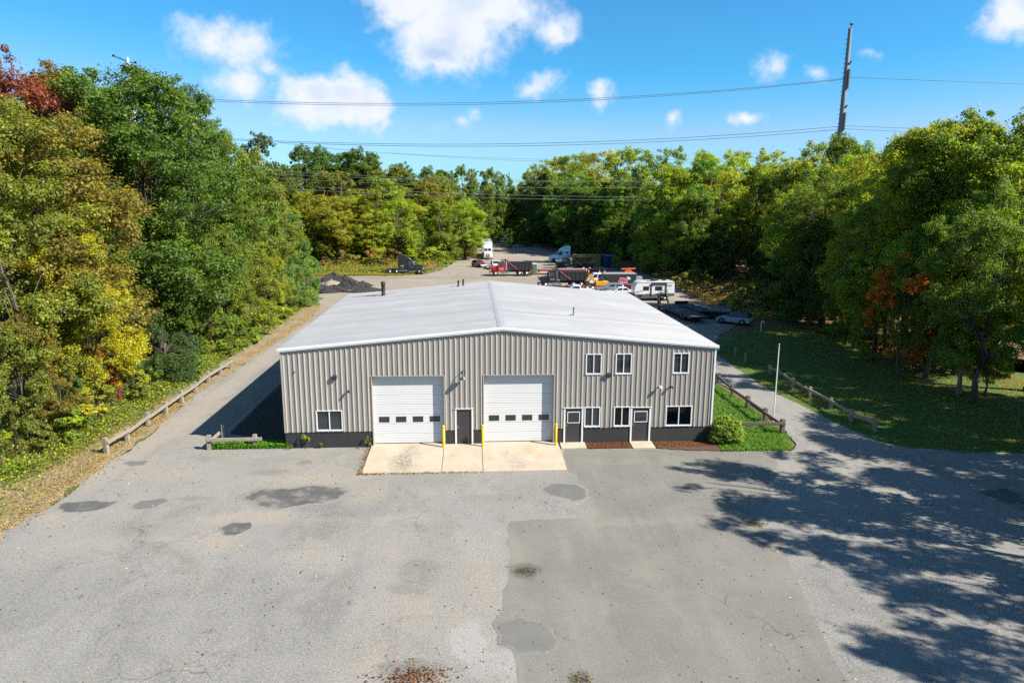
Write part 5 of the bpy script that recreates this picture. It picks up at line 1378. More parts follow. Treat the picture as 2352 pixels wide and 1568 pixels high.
# rubble in the potholes
def fx_hole(rng, n):
    q = [gx(1205, 1312), gx(1740, 1203), gx(1335, 1558)]; i = rng.integers(0, 3, n); b = np.array(q)[i]
    return b[:, 0]+rng.normal(0, .22, n), b[:, 1]+rng.normal(0, .14, n), np.full(n, .03)
scatter('rubble', 700, fx_hole, .06, .03, (.12, .10, .08), 'loose broken stones in the potholes of the lot', 18, 'rubble', .8)

# ------------------------------------------------------------------ vehicles (local x forward, y left, z up)
_wc = {}
def wheel(parent, x, y, R, w_, rim_mat, rim=.62, dual=False):
    key = (R, w_, rim_mat.name, rim)
    if key not in _wc:
        a, h = R, w_/2
        tm = MB().lathe([(R*rim, -h*.85), (R*.90, -h), (R*.985, -h*.72), (R, -h*.3), (R, h*.3), (R*.985, h*.72), (R*.90, h), (R*rim, h*.85)], 22, 'Y').mesh('wheel', M_RUBBER, True)
        mb = MB()
        mb.lathe([(R*rim*1.02, -h*.9), (R*rim*.92, -h*.75), (R*rim*.75, -h*.35), (R*rim*.35, -h*.45), (R*.12, -h*.75), (R*.10, h*.75), (R*rim*.35, h*.45), (R*rim*.75, h*.35), (R*rim*.92, h*.75), (R*rim*1.02, h*.9)], 20, 'Y')
        _wc[key] = (tm, mb.mesh('rim', rim_mat, True))
    tm, rm = _wc[key]
    o = link(bpy.data.objects.new('wheel', tm), parent); o.location = (x, y, R)
    link(bpy.data.objects.new('rim', rm), o)
def lerp_pts(a, b, s): return tuple(a[i]+(b[i]-a[i])*s for i in range(3))
def pane_on(quad4, u0, u1, v0, v1, mat_, parent, name='window', off=.012):
    """plate on a four-cornered face: corners bl, br, tr, tl"""
    bl, br, tr, tl = [Vector(p) for p in quad4]
    f = lambda u, v: bl.lerp(br, u).lerp(tl.lerp(tr, u), v)
    P_ = [f(u0, v0), f(u1, v0), f(u1, v1), f(u0, v1)]
    n = (P_[1]-P_[0]).cross(P_[3]-P_[0]).normalized()
    return quad(name, [p+n*off for p in P_], mat_, parent, .012)
def car(name, label, x, y, rz, paint, L=4.5, W=1.8, H=1.48, style='hatch', trim=M_GREYV, group='cars and pickups parked in the yard', roof=None):
    t_ = thing(name, label, 'car', (x, y, 0), rz, group)
    hw = W/2
    belt = H*.62
    if style == 'sedan':
        low = [(-.5, .24, .94), (-.5, .62*1, .96), (-.485, .60*H/1.0*.98, .96), (-.34, belt, .97), (.20, belt-.02, .97), (.40, belt-.16, .95), (.485, belt-.30, .90), (.5, .45, .88), (.49, .22, .90)]
        up = [(-.37, belt-.01, .93), (-.22, H*.985, .70), (.00, H, .70), (.22, belt-.03, .92)]
    elif style == 'suv':
        low = [(-.5, .30, .94), (-.5, belt-.05, .96), (-.48, belt, .97), (.22, belt, .97), (.42, belt-.10, .95), (.49, belt-.28, .90), (.5, .42, .88), (.48, .28, .90)]
        up = [(-.485, belt-.01, .94), (-.42, H*.97, .76), (-.05, H, .76), (.05, H*.985, .76), (.24, belt-.01, .93)]
    else:
        low = [(-.5, .26, .94), (-.5, belt-.10, .95), (-.485, belt, .96), (.20, belt-.02, .97), (.38, belt-.14, .95), (.475, belt-.30, .90), (.5, .45, .87), (.49, .22, .90)]
        up = [(-.48, belt-.01, .92), (-.38, H*.96, .70), (-.12, H, .72), (.0, H*.985, .72), (.235, belt-.04, .92)]
    mb = MB(); mb.prism([(a*L, z, h*hw) for (a, z, h) in low]); b_ = mb.build('body', paint, t_, smooth=True, bevel=.05)
    mb = MB(); mb.prism([(a*L, z, h*hw) for (a, z, h) in up]); c_ = mb.build('cabin', roof or paint, t_, smooth=True, bevel=.04)
    U = [(a*L, z, h*hw) for (a, z, h) in up]
    fr, bk = U[-1], U[0]; rf, rb = U[-2], U[1]
    # windscreen / rear glass / side glass
    pane_on([(fr[0], -fr[2], fr[1]), (fr[0], fr[2], fr[1]), (rf[0], rf[2], rf[1]), (rf[0], -rf[2], rf[1])], .07, .93, .08, .92, M_GLASS, t_, 'windscreen')
    pane_on([(bk[0], bk[2], bk[1]), (bk[0], -bk[2], bk[1]), (rb[0], -rb[2], rb[1]), (rb[0], rb[2], rb[1])], .08, .92, .15, .9, M_GLASS, t_, 'rear_window')
    for s in (-1, 1):
        A = [(bk[0], s*bk[2], bk[1]), (fr[0], s*fr[2], fr[1]), (rf[0], s*rf[2], rf[1]), (rb[0], s*rb[2], rb[1])]
        if s > 0: A = [A[1], A[0], A[3], A[2]]
        cuts = ((.07, .46), (.52, .92)) if s < 0 else ((.08, .48), (.54, .93))
        for (a, b) in cuts: pane_on(A, a, b, .14, .86, M_GLASS, t_, 'side_window')
        quad('headlight', [(L*.468, s*hw*.86, belt-.33), (L*.492, s*hw*.60, belt-.36), (L*.495, s*hw*.60, belt-.47), (L*.48, s*hw*.90, belt-.45)][::s], M_LAMP, t_, .05)
        MB().box((-L*.492, s*hw*.80, belt-.20), (.06, hw*.24, .20)).build('taillight', M_TAIL, t_)
        MB().box((fr[0]-.10*L, s*(hw+.07), belt+.06), (.10, .16, .13)).build('mirror', paint, t_, bevel=.02)
        for xw in (-.30*L, .31*L):
            R = .335
            MB().lathe([(R*1.18, -.03), (R*1.18, .03)], 20, 'Y', (xw, s*hw*.955, R+.01)).build('wheel_arch', M_RUBBER, t_)
            wheel(t_, xw, s*(hw-.07), R, .21, M_STEEL)
            o = t_.children[-1]
    MB().box((-L*.502, 0, .42), (.05, W*.82, .16)).build('bumper', trim, t_, bevel=.02)
    MB().box((L*.50, 0, .36), (.05, W*.74, .16)).build('bumper', trim, t_, bevel=.02)
    MB().box((-L*.515, 0, .62), (.02, .46, .13)).build('number_plate', M_WHITEP, t_)
    return t_
def pickup(name, label, x, y, rz, paint, L=5.6, W=1.95, H=1.85, crew=False):
    t_ = thing(name, label, 'pickup truck', (x, y, 0), rz, 'cars and pickups parked in the yard')
    hw = W/2; xb = -.10*L if not crew else -.18*L
    MB().prism([(.5*L, .45, hw*.95), (.5*L, 1.02, hw*.92), (.47*L, 1.12, hw*.92), (.24*L, 1.2, hw*.97), (xb, 1.2, hw*.98), (xb, .45, hw)]).build('body', paint, t_, smooth=True, bevel=.05)
    U = [(xb+.02, 1.19, hw*.95), (xb+.05, H-.03, hw*.80), (.02*L, H, hw*.80), (.10*L, H-.02, hw*.80), (.25*L, 1.18, hw*.93)]
    MB().prism(U).build('cab', paint, t_, smooth=True, bevel=.04)
    fr, bk, rf, rb = U[-1], U[0], U[-2], U[1]
    pane_on([(fr[0], -fr[2], fr[1]), (fr[0], fr[2], fr[1]), (rf[0], rf[2], rf[1]), (rf[0], -rf[2], rf[1])], .07, .93, .08, .92, M_GLASS, t_, 'windscreen')
    pane_on([(bk[0], bk[2], bk[1]), (bk[0], -bk[2], bk[1]), (rb[0], -rb[2], rb[1]), (rb[0], rb[2], rb[1])], .1, .9, .2, .88, M_GLASS, t_, 'rear_window')
    for s in (-1, 1):
        A = [(bk[0], s*bk[2], bk[1]), (fr[0], s*fr[2], fr[1]), (rf[0], s*rf[2], rf[1]), (rb[0], s*rb[2], rb[1])]
        if s > 0: A = [A[1], A[0], A[3], A[2]]
        if crew:
            for (a, b) in (((.08, .46), (.52, .90)) if s < 0 else ((.10, .48), (.54, .92))): pane_on(A, a, b, .14, .86, M_GLASS, t_, 'side_window')
        else: pane_on(A, .10, .90, .14, .86, M_GLASS, t_, 'side_window')
        MB().bbox(-.5*L, xb-.04, s*hw-.05 if s > 0 else -hw, hw if s > 0 else -hw+.05, .52, 1.18).build('bed_side', paint, t_, bevel=.015)
        MB().box((.495*L, s*hw*.72, .92), (.06, .38, .20)).build('headlight', M_LAMP, t_)
        MB().box((-.5*L, s*(hw-.08), .95), (.05, .12, .34)).build('taillight', M_TAIL, t_)
        MB().box((.17*L, s*(hw+.12), 1.32), (.10, .20, .24)).build('mirror', M_FRAMEB, t_)
        for xw in (-.33*L, .31*L):
            MB().lathe([(.46, -.03), (.46, .03)], 20, 'Y', (xw, s*hw*.965, .41)).build('wheel_arch', M_RUBBER, t_)
            wheel(t_, xw, s*(hw-.08), .39, .25, M_STEEL)
    MB().bbox(-.5*L+.03, xb-.06, -hw+.06, hw-.06, .55, .62).build('bed_floor', M_FRAMEB, t_)
    MB().bbox(-.5*L, -.5*L+.05, -hw+.055, hw-.055, .55, 1.17).build('tailgate', paint, t_)
    MB().bbox(.485*L, .52*L, -hw*.95, hw*.95, .48, .70).build('bumper', M_CHROME, t_, bevel=.02)
    MB().bbox(.49*L, .508*L, -hw*.5, hw*.5, .76, 1.04).build('grille', M_FRAMEB, t_)
    return t_
def truck_chassis(t_, x0, x1, axles, R=.50, rimm=M_STEEL, tracks=1.02, fr=M_FRAMEB, hi=.92):
    for s in (-1, 1): MB().bbox(x0, x1, s*.43-.045, s*.43+.045, hi-.22, hi).build('frame_rail', fr, t_)
    for (xa, dual) in axles:
        MB().tube([(xa, -.9, R), (xa, .9, R)], .09, 8).build('axle', fr, t_)
        for s in (-1, 1):
            wheel(t_, xa, s*(tracks if not dual else .98), R, .28 if not dual else .52, rimm, .60)
def text_marks(t_, name, x0, x1, y, z0, z1, n, m_, s, slant=.15):
    """row of letter-like strokes painted on a panel facing +-y"""
    rng = random.Random(int(abs(x0*100))+n)
    mb = MB(); w_ = (x1-x0)/n
    for i in range(n):
        a = x0+i*w_+w_*.12; b = a+w_*.72; h = z1-z0
        sl = slant*h
        def q(xa, xb, za, zb):
            mb.add([(xa+sl*(za/h)*s*-1*0, y, z0+za), (xb, y, z0+za), (xb+sl*0, y, z0+zb), (xa, y, z0+zb)], [(0, 1, 2, 3) if s < 0 else (3, 2, 1, 0)])
        k_ = rng.randrange(3)
        q(a, a+w_*.2, 0, h)
        if k_ != 1: q(a+w_*.2, b, h*.8, h)
        if k_ != 2: q(a+w_*.2, b, h*.4, h*.6)
        if k_ == 0: q(b-w_*.2, b, 0, h*.4)
        else: q(a+w_*.2, b, 0, h*.2)
    return mb.build(name, m_, t_)
def semi(name, label, x, y, rz, paint, rear=True, sleeper=True, h_roof=3.75, group='truck tractors'):
    t_ = thing(name, label, 'truck', (x, y, 0), rz, group)
    # local: front bumper at x = 3.9, rear at x = -3.9
    truck_chassis(t_, -3.9, 3.2, [(2.75, False), (-1.75, True), (-3.1, True)], .50, M_CHROME)
    MB().prism([(3.75, .62, .95), (3.80, 1.25, .92), (3.70, 1.55, .85), (2.1, 1.95, .98), (2.1, .85, 1.05), (2.2, .75, 1.1), (3.3, .75, 1.1)]).build('hood', paint, t_, smooth=True, bevel=.06)
    MB().prism([(2.1, .70, 1.15), (2.12, 1.93, 1.13), (1.55, 2.75, 1.02), (1.0, 2.9, 1.02), (.55, 2.92, 1.05), (.55, .70, 1.15)]).build('cab', paint, t_, smooth=True, bevel=.05)
    MB().prism([(.55, .72, 1.2), (.55, 2.85, 1.18), (1.45, 2.86, 1.05), (1.1, 3.12, 1.1), (.3, h_roof-.30, 1.15), (-.55, h_roof-.06, 1.18), (-1.15, h_roof, 1.18), (-1.25, h_roof-.05, 1.18), (-1.25, .72, 1.2)]).build('sleeper', paint, t_, smooth=True, bevel=.06)
    pane_on([(2.12, -1.13, 1.93), (2.12, 1.13, 1.93), (1.55, 1.02, 2.75), (1.55, -1.02, 2.75)], .06, .48, .08, .9, M_GLASS, t_, 'windscreen')
    pane_on([(2.12, -1.13, 1.93), (2.12, 1.13, 1.93), (1.55, 1.02, 2.75), (1.55, -1.02, 2.75)], .52, .94, .08, .9, M_GLASS, t_, 'windscreen')
    for s in (-1, 1):
        q = [(.75, s*1.15, 1.85), (1.95, s*1.15, 1.85), (1.55, s*1.075, 2.62), (.75, s*1.08, 2.68)]
        quad('side_window', q if s < 0 else q[::-1], M_GLASS, t_, .03)
        q = [(-.75, s*1.20, 2.2), (-.15, s*1.20, 2.2), (-.15, s*1.20, 2.62), (-.75, s*1.20, 2.62)]
        quad('sleeper_window', q if s < 0 else q[::-1], M_GLASS, t_, .03)
        MB().tube([(-1.1, s*.95, .72), (.45, s*.95, .72)], .31, 14).build('fuel_tank', M_CHROME, t_, smooth=True)
        for xx in (-.7, 0.0): MB().lathe([(.318, -.03), (.318, .03)], 14, 'X', (xx, s*.95, .72)).build('tank_strap', M_FRAMEB, t_)
        MB().bbox(.75, 1.95, s*1.0-.16, s*1.0+.16, .42, .50).build('step', M_CHROME, t_); MB().bbox(.75, 1.95, s*1.02-.10, s*1.02+.10, .72, .78).build('step', M_CHROME, t_)
        MB().prism([(3.55, .62, .0)]) if False else None
        mb = MB()
        for i in range(8):
            a0, a1 = math.pi*i/8, math.pi*(i+1)/8
            for (r_, zz) in ((.62, 0),):
                mb.add([(2.75+.62*math.cos(a0), s*.82, .50+.62*math.sin(a0)), (2.75+.62*math.cos(a1), s*.82, .50+.62*math.sin(a1)), (2.75+.62*math.cos(a1), s*1.19, .50+.60*math.sin(a1)), (2.75+.62*math.cos(a0), s*1.19, .50+.60*math.sin(a0))], [(0, 1, 2, 3)])
        mb.build('fender', paint, t_, smooth=True)
        MB().box((3.62, s*.86, 1.12), (.20, .28, .22)).build('headlight', M_LAMP, t_, bevel=.03)
        MB().bar((1.85, s*1.12, 2.1), (1.95, s*1.42, 2.1), .05, .05).build('mirror_arm', M_FRAMEB, t_)
        MB().box((1.92, s*1.45, 2.2), (.10, .22, .62)).build('mirror', M_CHROME, t_)
        MB().bbox(-3.95, -3.9, s*.95-.3, s*.95+.3, .15, .75).build('mud_flap', M_RUBBER, t_)
        for xa in (-1.75, -3.1):
            mb = MB(); mb.tube([(xa+.62*math.cos(a), s*1.0, .5+.62*math.sin(a)) for a in [math.pi*i/8 for i in range(1, 8)]], .03, 5); mb.build('mudguard_rim', M_CHROME, t_)
        MB().tube([(-1.35, s*.9, .9), (-1.35, s*.9, h_roof-.1)], .07, 10).build('exhaust_stack', M_CHROME, t_, smooth=True)
    MB().bbox(3.72, 3.95, -1.12, 1.12, .35, .66).build('bumper', M_CHROME if paint is not M_BLACKP else M_FRAMEB, t_, bevel=.04)
    g_ = MB().bbox(3.78, 3.84, -.5, .5, .72, 1.5).build('grille', M_CHROME, t_)
    MB().bbox(-2.9, -1.9, -.42, .42, .96, 1.08).build('fifth_wheel', M_FRAMEB, t_, bevel=.03)
    MB().bbox(-1.32, -1.26, -.6, .6, .95, 1.7).build('hose_panel', M_FRAMEB, t_)
    for i in range(5): MB().box((1.0+.0*i, -.7+.35*i, 2.98 if False else 3.02), (.12, .08, .06)).build('marker_light', M_EQYEL, t_)
    return t_
def dump_truck(name, label, x, y, rz, paint, bed_mat, stripe, bed_len=4.3):
    t_ = thing(name, label, 'dump truck', (x, y, 0), rz, 'dump trucks in the yard')
    # front bumper x = 4.2, rear x = -4.2
    truck_chassis(t_, -4.1, 3.7, [(3.0, False), (-1.75, True), (-3.15, True)], .53, M_STEEL, hi=1.0)
    MB().prism([(4.05, .75, .82), (4.1, 1.55, .80), (3.95, 1.75, .78), (2.5, 1.98, .88), (2.5, .85, .9)]).build('hood', paint, t_, smooth=True, bevel=.06)
    MB().prism([(2.5, .85, 1.1), (2.5, 1.95, 1.08), (2.25, 2.72, .98), (1.15, 2.78, .98), (1.05, 1.95, 1.1), (1.05, .85, 1.1)]).build('cab', paint, t_, smooth=True, bevel=.05)
    pane_on([(2.5, -1.08, 1.95), (2.5, 1.08, 1.95), (2.25, .98, 2.72), (2.25, -.98, 2.72)], .06, .94, .08, .9, M_GLASS, t_, 'windscreen')
    for s in (-1, 1):
        q = [(1.35, s*1.10, 1.98), (2.35, s*1.10, 1.98), (2.15, s*1.025, 2.6), (1.35, s*1.04, 2.62)]
        quad('side_window', q if s < 0 else q[::-1], M_GLASS, t_, .03)
        MB().tube([(.35, s*.92, .78), (1.75, s*.92, .78)], .29, 14).build('fuel_tank', M_CHROME, t_, smooth=True)
        MB().bbox(1.3, 2.3, s*1.0-.12, s*1.0+.12, .45, .52).build('step', M_CHROME, t_)
        mb = MB()
        for i in range(8):
            a0, a1 = math.pi*i/8, math.pi*(i+1)/8
            mb.add([(3.0+.68*math.cos(a0), s*.78, .53+.68*math.sin(a0)), (3.0+.68*math.cos(a1), s*.78, .53+.68*math.sin(a1)), (3.0+.68*math.cos(a1), s*1.2, .53+.64*math.sin(a1)), (3.0+.68*math.cos(a0), s*1.2, .53+.64*math.sin(a0))], [(0, 1, 2, 3)])
        mb.build('fender', paint, t_, smooth=True)
        MB().box((3.98, s*.9, 1.15), (.16, .24, .26)).build('headlight', M_LAMP, t_, bevel=.03)
        MB().bar((2.3, s*1.08, 2.2), (2.4, s*1.38, 2.2), .04, .04).build('mirror_arm', M_CHROME, t_)
        MB().box((2.38, s*1.42, 2.3), (.08, .20, .55)).build('mirror', M_CHROME, t_)
        MB().tube([(.92, s*.88, .9), (.92, s*.88, 3.15), (.80, s*.88, 3.3)], .075, 10).build('exhaust_stack', M_CHROME, t_, smooth=True)
        MB().bbox(-4.15, -4.08, s*.95-.3, s*.95+.3, .15, .80).build('mud_flap', M_RUBBER, t_)
        # diagonal brace of the bed with its bright stripe
        MB().bar((.62, s*1.24, 2.95), (-1.35, s*1.24, 1.45), .05, .22).build('bed_brace', bed_mat, t_)
        MB().bar((.55, s*1.275, 2.90), (-1.40, s*1.275, 1.42), .014, .08).build('brace_stripe', stripe, t_)
        for i in range(5):
            xx = -.9-i*.72
            MB().bbox(xx-.05, xx+.05, s*1.235-.035, s*1.235+.035, 1.32, 2.62).build('bed_rib', bed_mat, t_)
        MB().bbox(-4.25, .55, s*1.22-.05, s*1.22+.05, 2.60, 2.74).build('bed_rail', bed_mat, t_)
        MB().bbox(-4.25, .55, s*1.10-.05, s*1.10+.05, 1.18, 1.34).build('bed_sill', M_REDFR if paint is M_RED else M_FRAMEB, t_)
    # the bed: open box with sloping nose and a cab guard
    mb = MB(); t2 = .06
    prof = [(-4.25, 1.30), (.25, 1.30), (.60, 1.75), (.60, 2.95), (.50, 2.95), (.50, 2.62), (-4.25, 2.62)]
    mb.bbox(-4.25, .40, -1.2, 1.2, 1.28, 1.38)
    mb.bbox(-4.25, .55, -1.20, -1.14, 1.38, 2.62); mb.bbox(-4.25, .55, 1.14, 1.20, 1.38, 2.62)
    mb.bbox(.46, .56, -1.139, 1.139, 1.381, 3.0)
    b_ = mb.build('dump_bed', bed_mat, t_, bevel=.01)
    MB().bbox(-4.33, -4.25, -1.22, 1.22, 1.30, 2.66).build('tailgate', bed_mat, t_, bevel=.01)
    MB().prism([(.5, 2.98, 1.2), (.5, 3.06, 1.2), (1.75, 3.14, 1.15), (1.75, 3.08, 1.15)]).build('cab_guard', bed_mat, t_)
    MB().bbox(-4.1, .4, -1.12, 1.12, 2.35, 2.55).build('load_cover', M_CHAR, t_)
    MB().tube([(.9, -1.0, 3.2), (.9, 1.0, 3.2)], .11, 10).build('tarp_roll', M_GREENL, t_, smooth=True)
    MB().bbox(4.0, 4.22, -1.1, 1.1, .45, .72).build('bumper', M_CHROME if paint is M_RED else M_FRAMEB, t_, bevel=.03)
    MB().bbox(4.06, 4.13, -.5, .5, .82, 1.6).build('grille', M_CHROME, t_)
    return t_
PI = math.pi
# black tractor on the grass edge
tt = semi('truck_tractor', 'black sleeper truck tractor without trailer parked at the grass edge', -13.1, 142.6, 0.0, M_BLACKP, h_roof=3.95)
quad('wing_emblem', [(-.95, -1.215, 1.85), (-.5, -1.215, 1.70), (-.05, -1.215, 1.85), (-.25, -1.215, 1.70), (-.5, -1.215, 1.58), (-.75, -1.215, 1.70)], M_WHITEP, tt)
quad('wing_emblem', [(.95, -1.17, 1.62), (1.25, -1.17, 1.52), (1.6, -1.17, 1.62), (1.5, -1.17, 1.50), (1.25, -1.17, 1.42), (1.05, -1.17, 1.50)], M_WHITEP, tt)
MB().bbox(-.75, -.3, -1.225, -1.205, 1.28, 1.36).build('side_marking', M_ORANGE, tt)
# white semi with box trailer facing the lot
tt = semi('truck_tractor', 'white sleeper truck tractor coupled to a box trailer on the dirt lane', 4.6, 181.2, -PI/2, M_WHITEP, h_roof=3.55)
t_ = thing('box_trailer', 'long pale box trailer behind the white truck tractor', 'trailer', (4.6, 183.6, 0), -PI/2)
MB().bbox(-13.5, 0, -1.30, 1.30, 1.15, 4.12).build('box', M_WHITEP, t_, bevel=.05)
MB().bbox(-13.4, -.05, -1.27, 1.27, 4.12, 4.15).build('roof_skin', M_GALV, t_)
for s in (-1, 1):
    MB().bbox(-13.5, 0, s*1.31-.02, s*1.31+.02, 1.10, 1.22).build('side_rail', M_STEEL, t_); MB().bbox(-13.5, 0, s*1.31-.02, s*1.31+.02, 4.02, 4.14).build('top_rail', M_STEEL, t_)
    MB().bbox(-2.6, -2.4, s*.8-.08, s*.8+.08, 0, 1.15).build('landing_leg', M_FRAMEB, t_)
    for xa in (-11.0, -12.3): wheel(t_, xa, s*.98, .50, .52, M_STEEL, .6)
# cars by the lane
car('parked_car', 'dark red hatchback parked near the white truck tractor', 2.1, 157.2, math.radians(-62), M_MAROON, 4.4, 1.8, 1.58, 'hatch')
pickup('pickup_truck', 'white pickup truck partly hidden behind the red dump truck', 5.6, 152.4, math.radians(-82), M_WHITEP, crew=True)
car('parked_car', 'pale silver sedan behind the bed of the red dump truck', 11.6, 149.5, math.radians(172), M_PALEBLUE, 4.6, 1.8, 1.45, 'sedan')
tt = dump_truck('dump_truck', 'red cab dump truck with black bed and pink brace stripe', 8.0, 138.4, PI, M_RED, M_CHAR, M_PINK)
text_marks(tt, 'door_lettering', 1.35, 2.2, 1.108, 1.45, 1.62, 5, M_WHITEP, 1); text_marks(tt, 'door_lettering', 1.4, 2.15, 1.108, 1.25, 1.34, 7, M_WHITEP, 1)
t_ = thing('portable_toilet', 'dark green narrow cabin standing behind the red dump truck', 'cabin', (12.9, 140.2, 0), .2)
MB().bbox(-.5, .5, -.5, .5, .0, 2.15).build('cabin', M_GREENL, t_, bevel=.05); MB().prism([(-.55, 2.15, .55), (.55, 2.15, .55), (.35, 2.32, .4), (-.35, 2.32, .4)]).build('roof', M_GALV, t_); MB().bbox(-.38, .38, -.53, -.49, .1, 1.95).build('door', M_GREENL, t_)
# light blue tractor in the shade and its neighbours
semi('truck_tractor', 'light blue sleeper truck tractor in the shade of the wood', 23.1, 169.6, PI, M_BLUEP, h_roof=4.0)
tt = dump_truck('dump_truck', 'all black dump truck in the shade before the light blue tractor', 22.2, 147.6, PI, M_BLACKP, M_BLACKP, M_GALV)
text_marks(tt, 'door_lettering', 1.35, 2.2, 1.108, 1.35, 1.5, 6, M_WHITEP, 1)
def container(label, x, y, rz, L, m_):
    t_ = thing('shipping_container', label, 'container', (x, y, 0), rz)
    MB().bbox(-L/2+.05, L/2-.05, -1.12, 1.12, .14, 2.50).build('shell', m_, t_)
    n = int(L/.28)
    for s in (-1, 1):
        mb = MB()
        for i in range(n):
            xx = -L/2+.18+i*(L-.36)/n; mb.bbox(xx, xx+.13, s*1.15-.03, s*1.15+.03, .22, 2.42)
        mb.build('side_corrugation', m_, t_)
        MB().bbox(-L/2, L/2, s*1.17-.04, s*1.17+.04, .0, .16).build('bottom_rail', m_, t_); MB().bbox(-L/2, L/2, s*1.17-.04, s*1.17+.04, 2.44, 2.56).build('top_rail', m_, t_)
        for e in (-1, 1): MB().bbox(e*(L/2-.05)-.06, e*(L/2-.05)+.06, s*1.16-.06, s*1.16+.06, .0, 2.58).build('corner_post', m_, t_)
    for s in (-1, 1): MB().bbox(-L/2-.03, -L/2+.03, s*.56-.54, s*.56+.54, .2, 2.4).build('end_door', m_, t_)
    return t_
container('mustard yellow shipping container behind the all black dump truck', 27.0, 160.2, 0.0, 6.1, M_CONTY)
container('deep blue shipping container beside the mustard yellow one', 31.6, 159.0, PI/2+.05, 6.1, M_CONTB)
# flatbed trailer
t_ = thing('flatbed_trailer', 'long red framed flatbed trailer with wooden deck in the yard', 'trailer', (20.2, 140.9, 0), math.radians(-3))
for i in range(8): MB().bbox(-8.0, 8.0, -1.2+i*.30+.005, -1.2+i*.30+.295, 1.02, 1.08).build('deck_plank', M_CONC_BLK if i % 3 else M_DECK, t_)
for s in (-1, 1):
    MB().bbox(-8.05, 8.05, s*1.24-.05, s*1.24+.05, .86, 1.10).build('side_rail', M_REDFR, t_)
    for xa in (2.6, 3.9): wheel(t_, xa, s*.98, .40, .30, M_WHITEP, .6)
    MB().bbox(-6.3, -6.1, s*.8-.08, s*.8+.08, 0, .9).build('landing_leg', M_REDFR, t_)
MB().bbox(-7.9, 7.9, -.5, .5, .70, .86).build('main_beam', M_REDFR, t_)
MB().prism([(8.0, .95, 1.1), (8.0, 1.10, 1.1), (9.2, .75, 1.1), (9.2, .65, 1.1)]).build('beaver_tail', M_REDFR, t_)
def cone(label, x, y, h=1.05, g='orange cones and drums in the yard'):
    t_ = thing('traffic_cone', label, 'traffic cone', (x, y, 0), 0, g)
    MB().box((0, 0, .025), (.42, .42, .05)).build('base', M_RUBBER, t_)
    MB().lathe([(.17, .05), (.14, .3*h), (.10, .62*h), (.05, h*.97), (.02, h)], 14).build('body', M_ORANGE, t_, smooth=True)
    for z in (.45, .66): MB().lathe([(.185-.14*z, z*h-.06), (.175-.14*z, z*h+.06)], 14).build('band', M_WHITEP, t_)
cl = 'orange traffic cone with white bands standing on the dirt of the yard'
for (u, v) in ((1219, 633), (1237, 639), (1226, 623), (1282, 640), (1305, 642)): q = G(u, v); cone(cl, q.x, q.y, 1.25)
def post_marker(u, v, Y, i):
    q = AT(u, v, Y); t_ = thing('delineator_post', 'red and white marker post standing on the flatbed end' if i < 2 else 'red marker post standing behind the white crew cab truck', 'marker post', (q.x, Y, 0), 0, 'marker posts')
    MB().tube([(0, 0, 0), (0, 0, q.z)], .07, 8).build('post', M_ORANGE, t_); MB().lathe([(.09, q.z-.45), (.09, q.z-.2)], 10).build('band', M_WHITEP, t_); MB().lathe([(.2, 0), (.2, .06), (.08, .1)], 12).build('base', M_RUBBER, t_)
for i, (u, v) in enumerate(((1347, 617), (1352, 619), (1377, 620), (1389, 620))): post_marker(u, v, 134 if i < 2 else 128, i)
# black dump truck near the building
tt = dump_truck('dump_truck', 'black dump truck with pink stripes parked just behind the building', 15.9, 119.3, PI, M_BLACKP, M_CHAR, M_PINK)
text_marks(tt, 'door_lettering', 1.35, 2.2, 1.112, 1.35, 1.62, 5, M_PINK, 1)
pickup('pickup_truck', 'white pickup truck close behind the rear edge of the roof', 16.6, 107.2, PI, M_WHITEP)
pickup('pickup_truck', 'white crew cab pickup truck nosed beside the charcoal cargo trailer', 22.6, 123.0, PI+.05, M_WHITEP, 6.0, 2.0, 2.1, crew=True)
# small yellow backhoe on a red equipment trailer
q = G(1362, 664)
t_ = thing('equipment_trailer', 'low red equipment trailer carrying the yellow backhoe attachment', 'trailer', (q.x-1.0, q.y, 0), 0)
for i in range(6): MB().bbox(-3.4, 3.0, -.95+i*.316+.005, -.95+i*.316+.311, .58, .64).build('deck_plank', M_DECK, t_)
for s in (-1, 1):
    MB().bbox(-3.45, 3.05, s*.99-.04, s*.99+.04, .44, .66).build('side_rail', M_REDFR, t_)
    for xa in (-.2, .7): wheel(t_, xa, s*1.12, .34, .20, M_WHITEP, .6)
    MB().bar((-3.4, s*.9, .5), (-4.7, 0, .5), .09, .12).build('tongue', M_REDFR, t_)
MB().bbox(-4.65, -4.55, -.05, .05, 0, 1.0).build('jack', M_FRAMEB, t_)
t_ = thing('backhoe_attachment', 'yellow folded backhoe digger standing on the red equipment trailer', 'digger', (q.x+.6, q.y, .64), 0)
MB().bbox(-.3, 1.9, -.7, .7, 0, .75).build('body', M_EQYEL, t_, bevel=.08); MB().bar((-.3, 0, .5), (-1.1, 0, 1.9), .28, .36).build('boom', M_EQYEL, t_); MB().bar((-1.1, 0, 1.9), (-1.75, 0, .75), .24, .30).build('dipper', M_EQYEL, t_)
MB().prism([(-1.95, .1, .35), (-1.5, .0, .35), (-1.35, .55, .35), (-1.75, .8, .35)]).build('bucket', M_RUST, t_); MB().tube([(-.1, .18, .7), (-.95, .18, 1.5)], .06, 8).build('ram', M_STEEL, t_)
MB().bbox(.3, 1.0, -.3, .3, .75, 1.25).build('seat', M_RUBBER, t_); MB().tube([(.1, 0, .7), (.0, 0, 1.3)], .03, 6).build('lever', M_FRAMEB, t_)
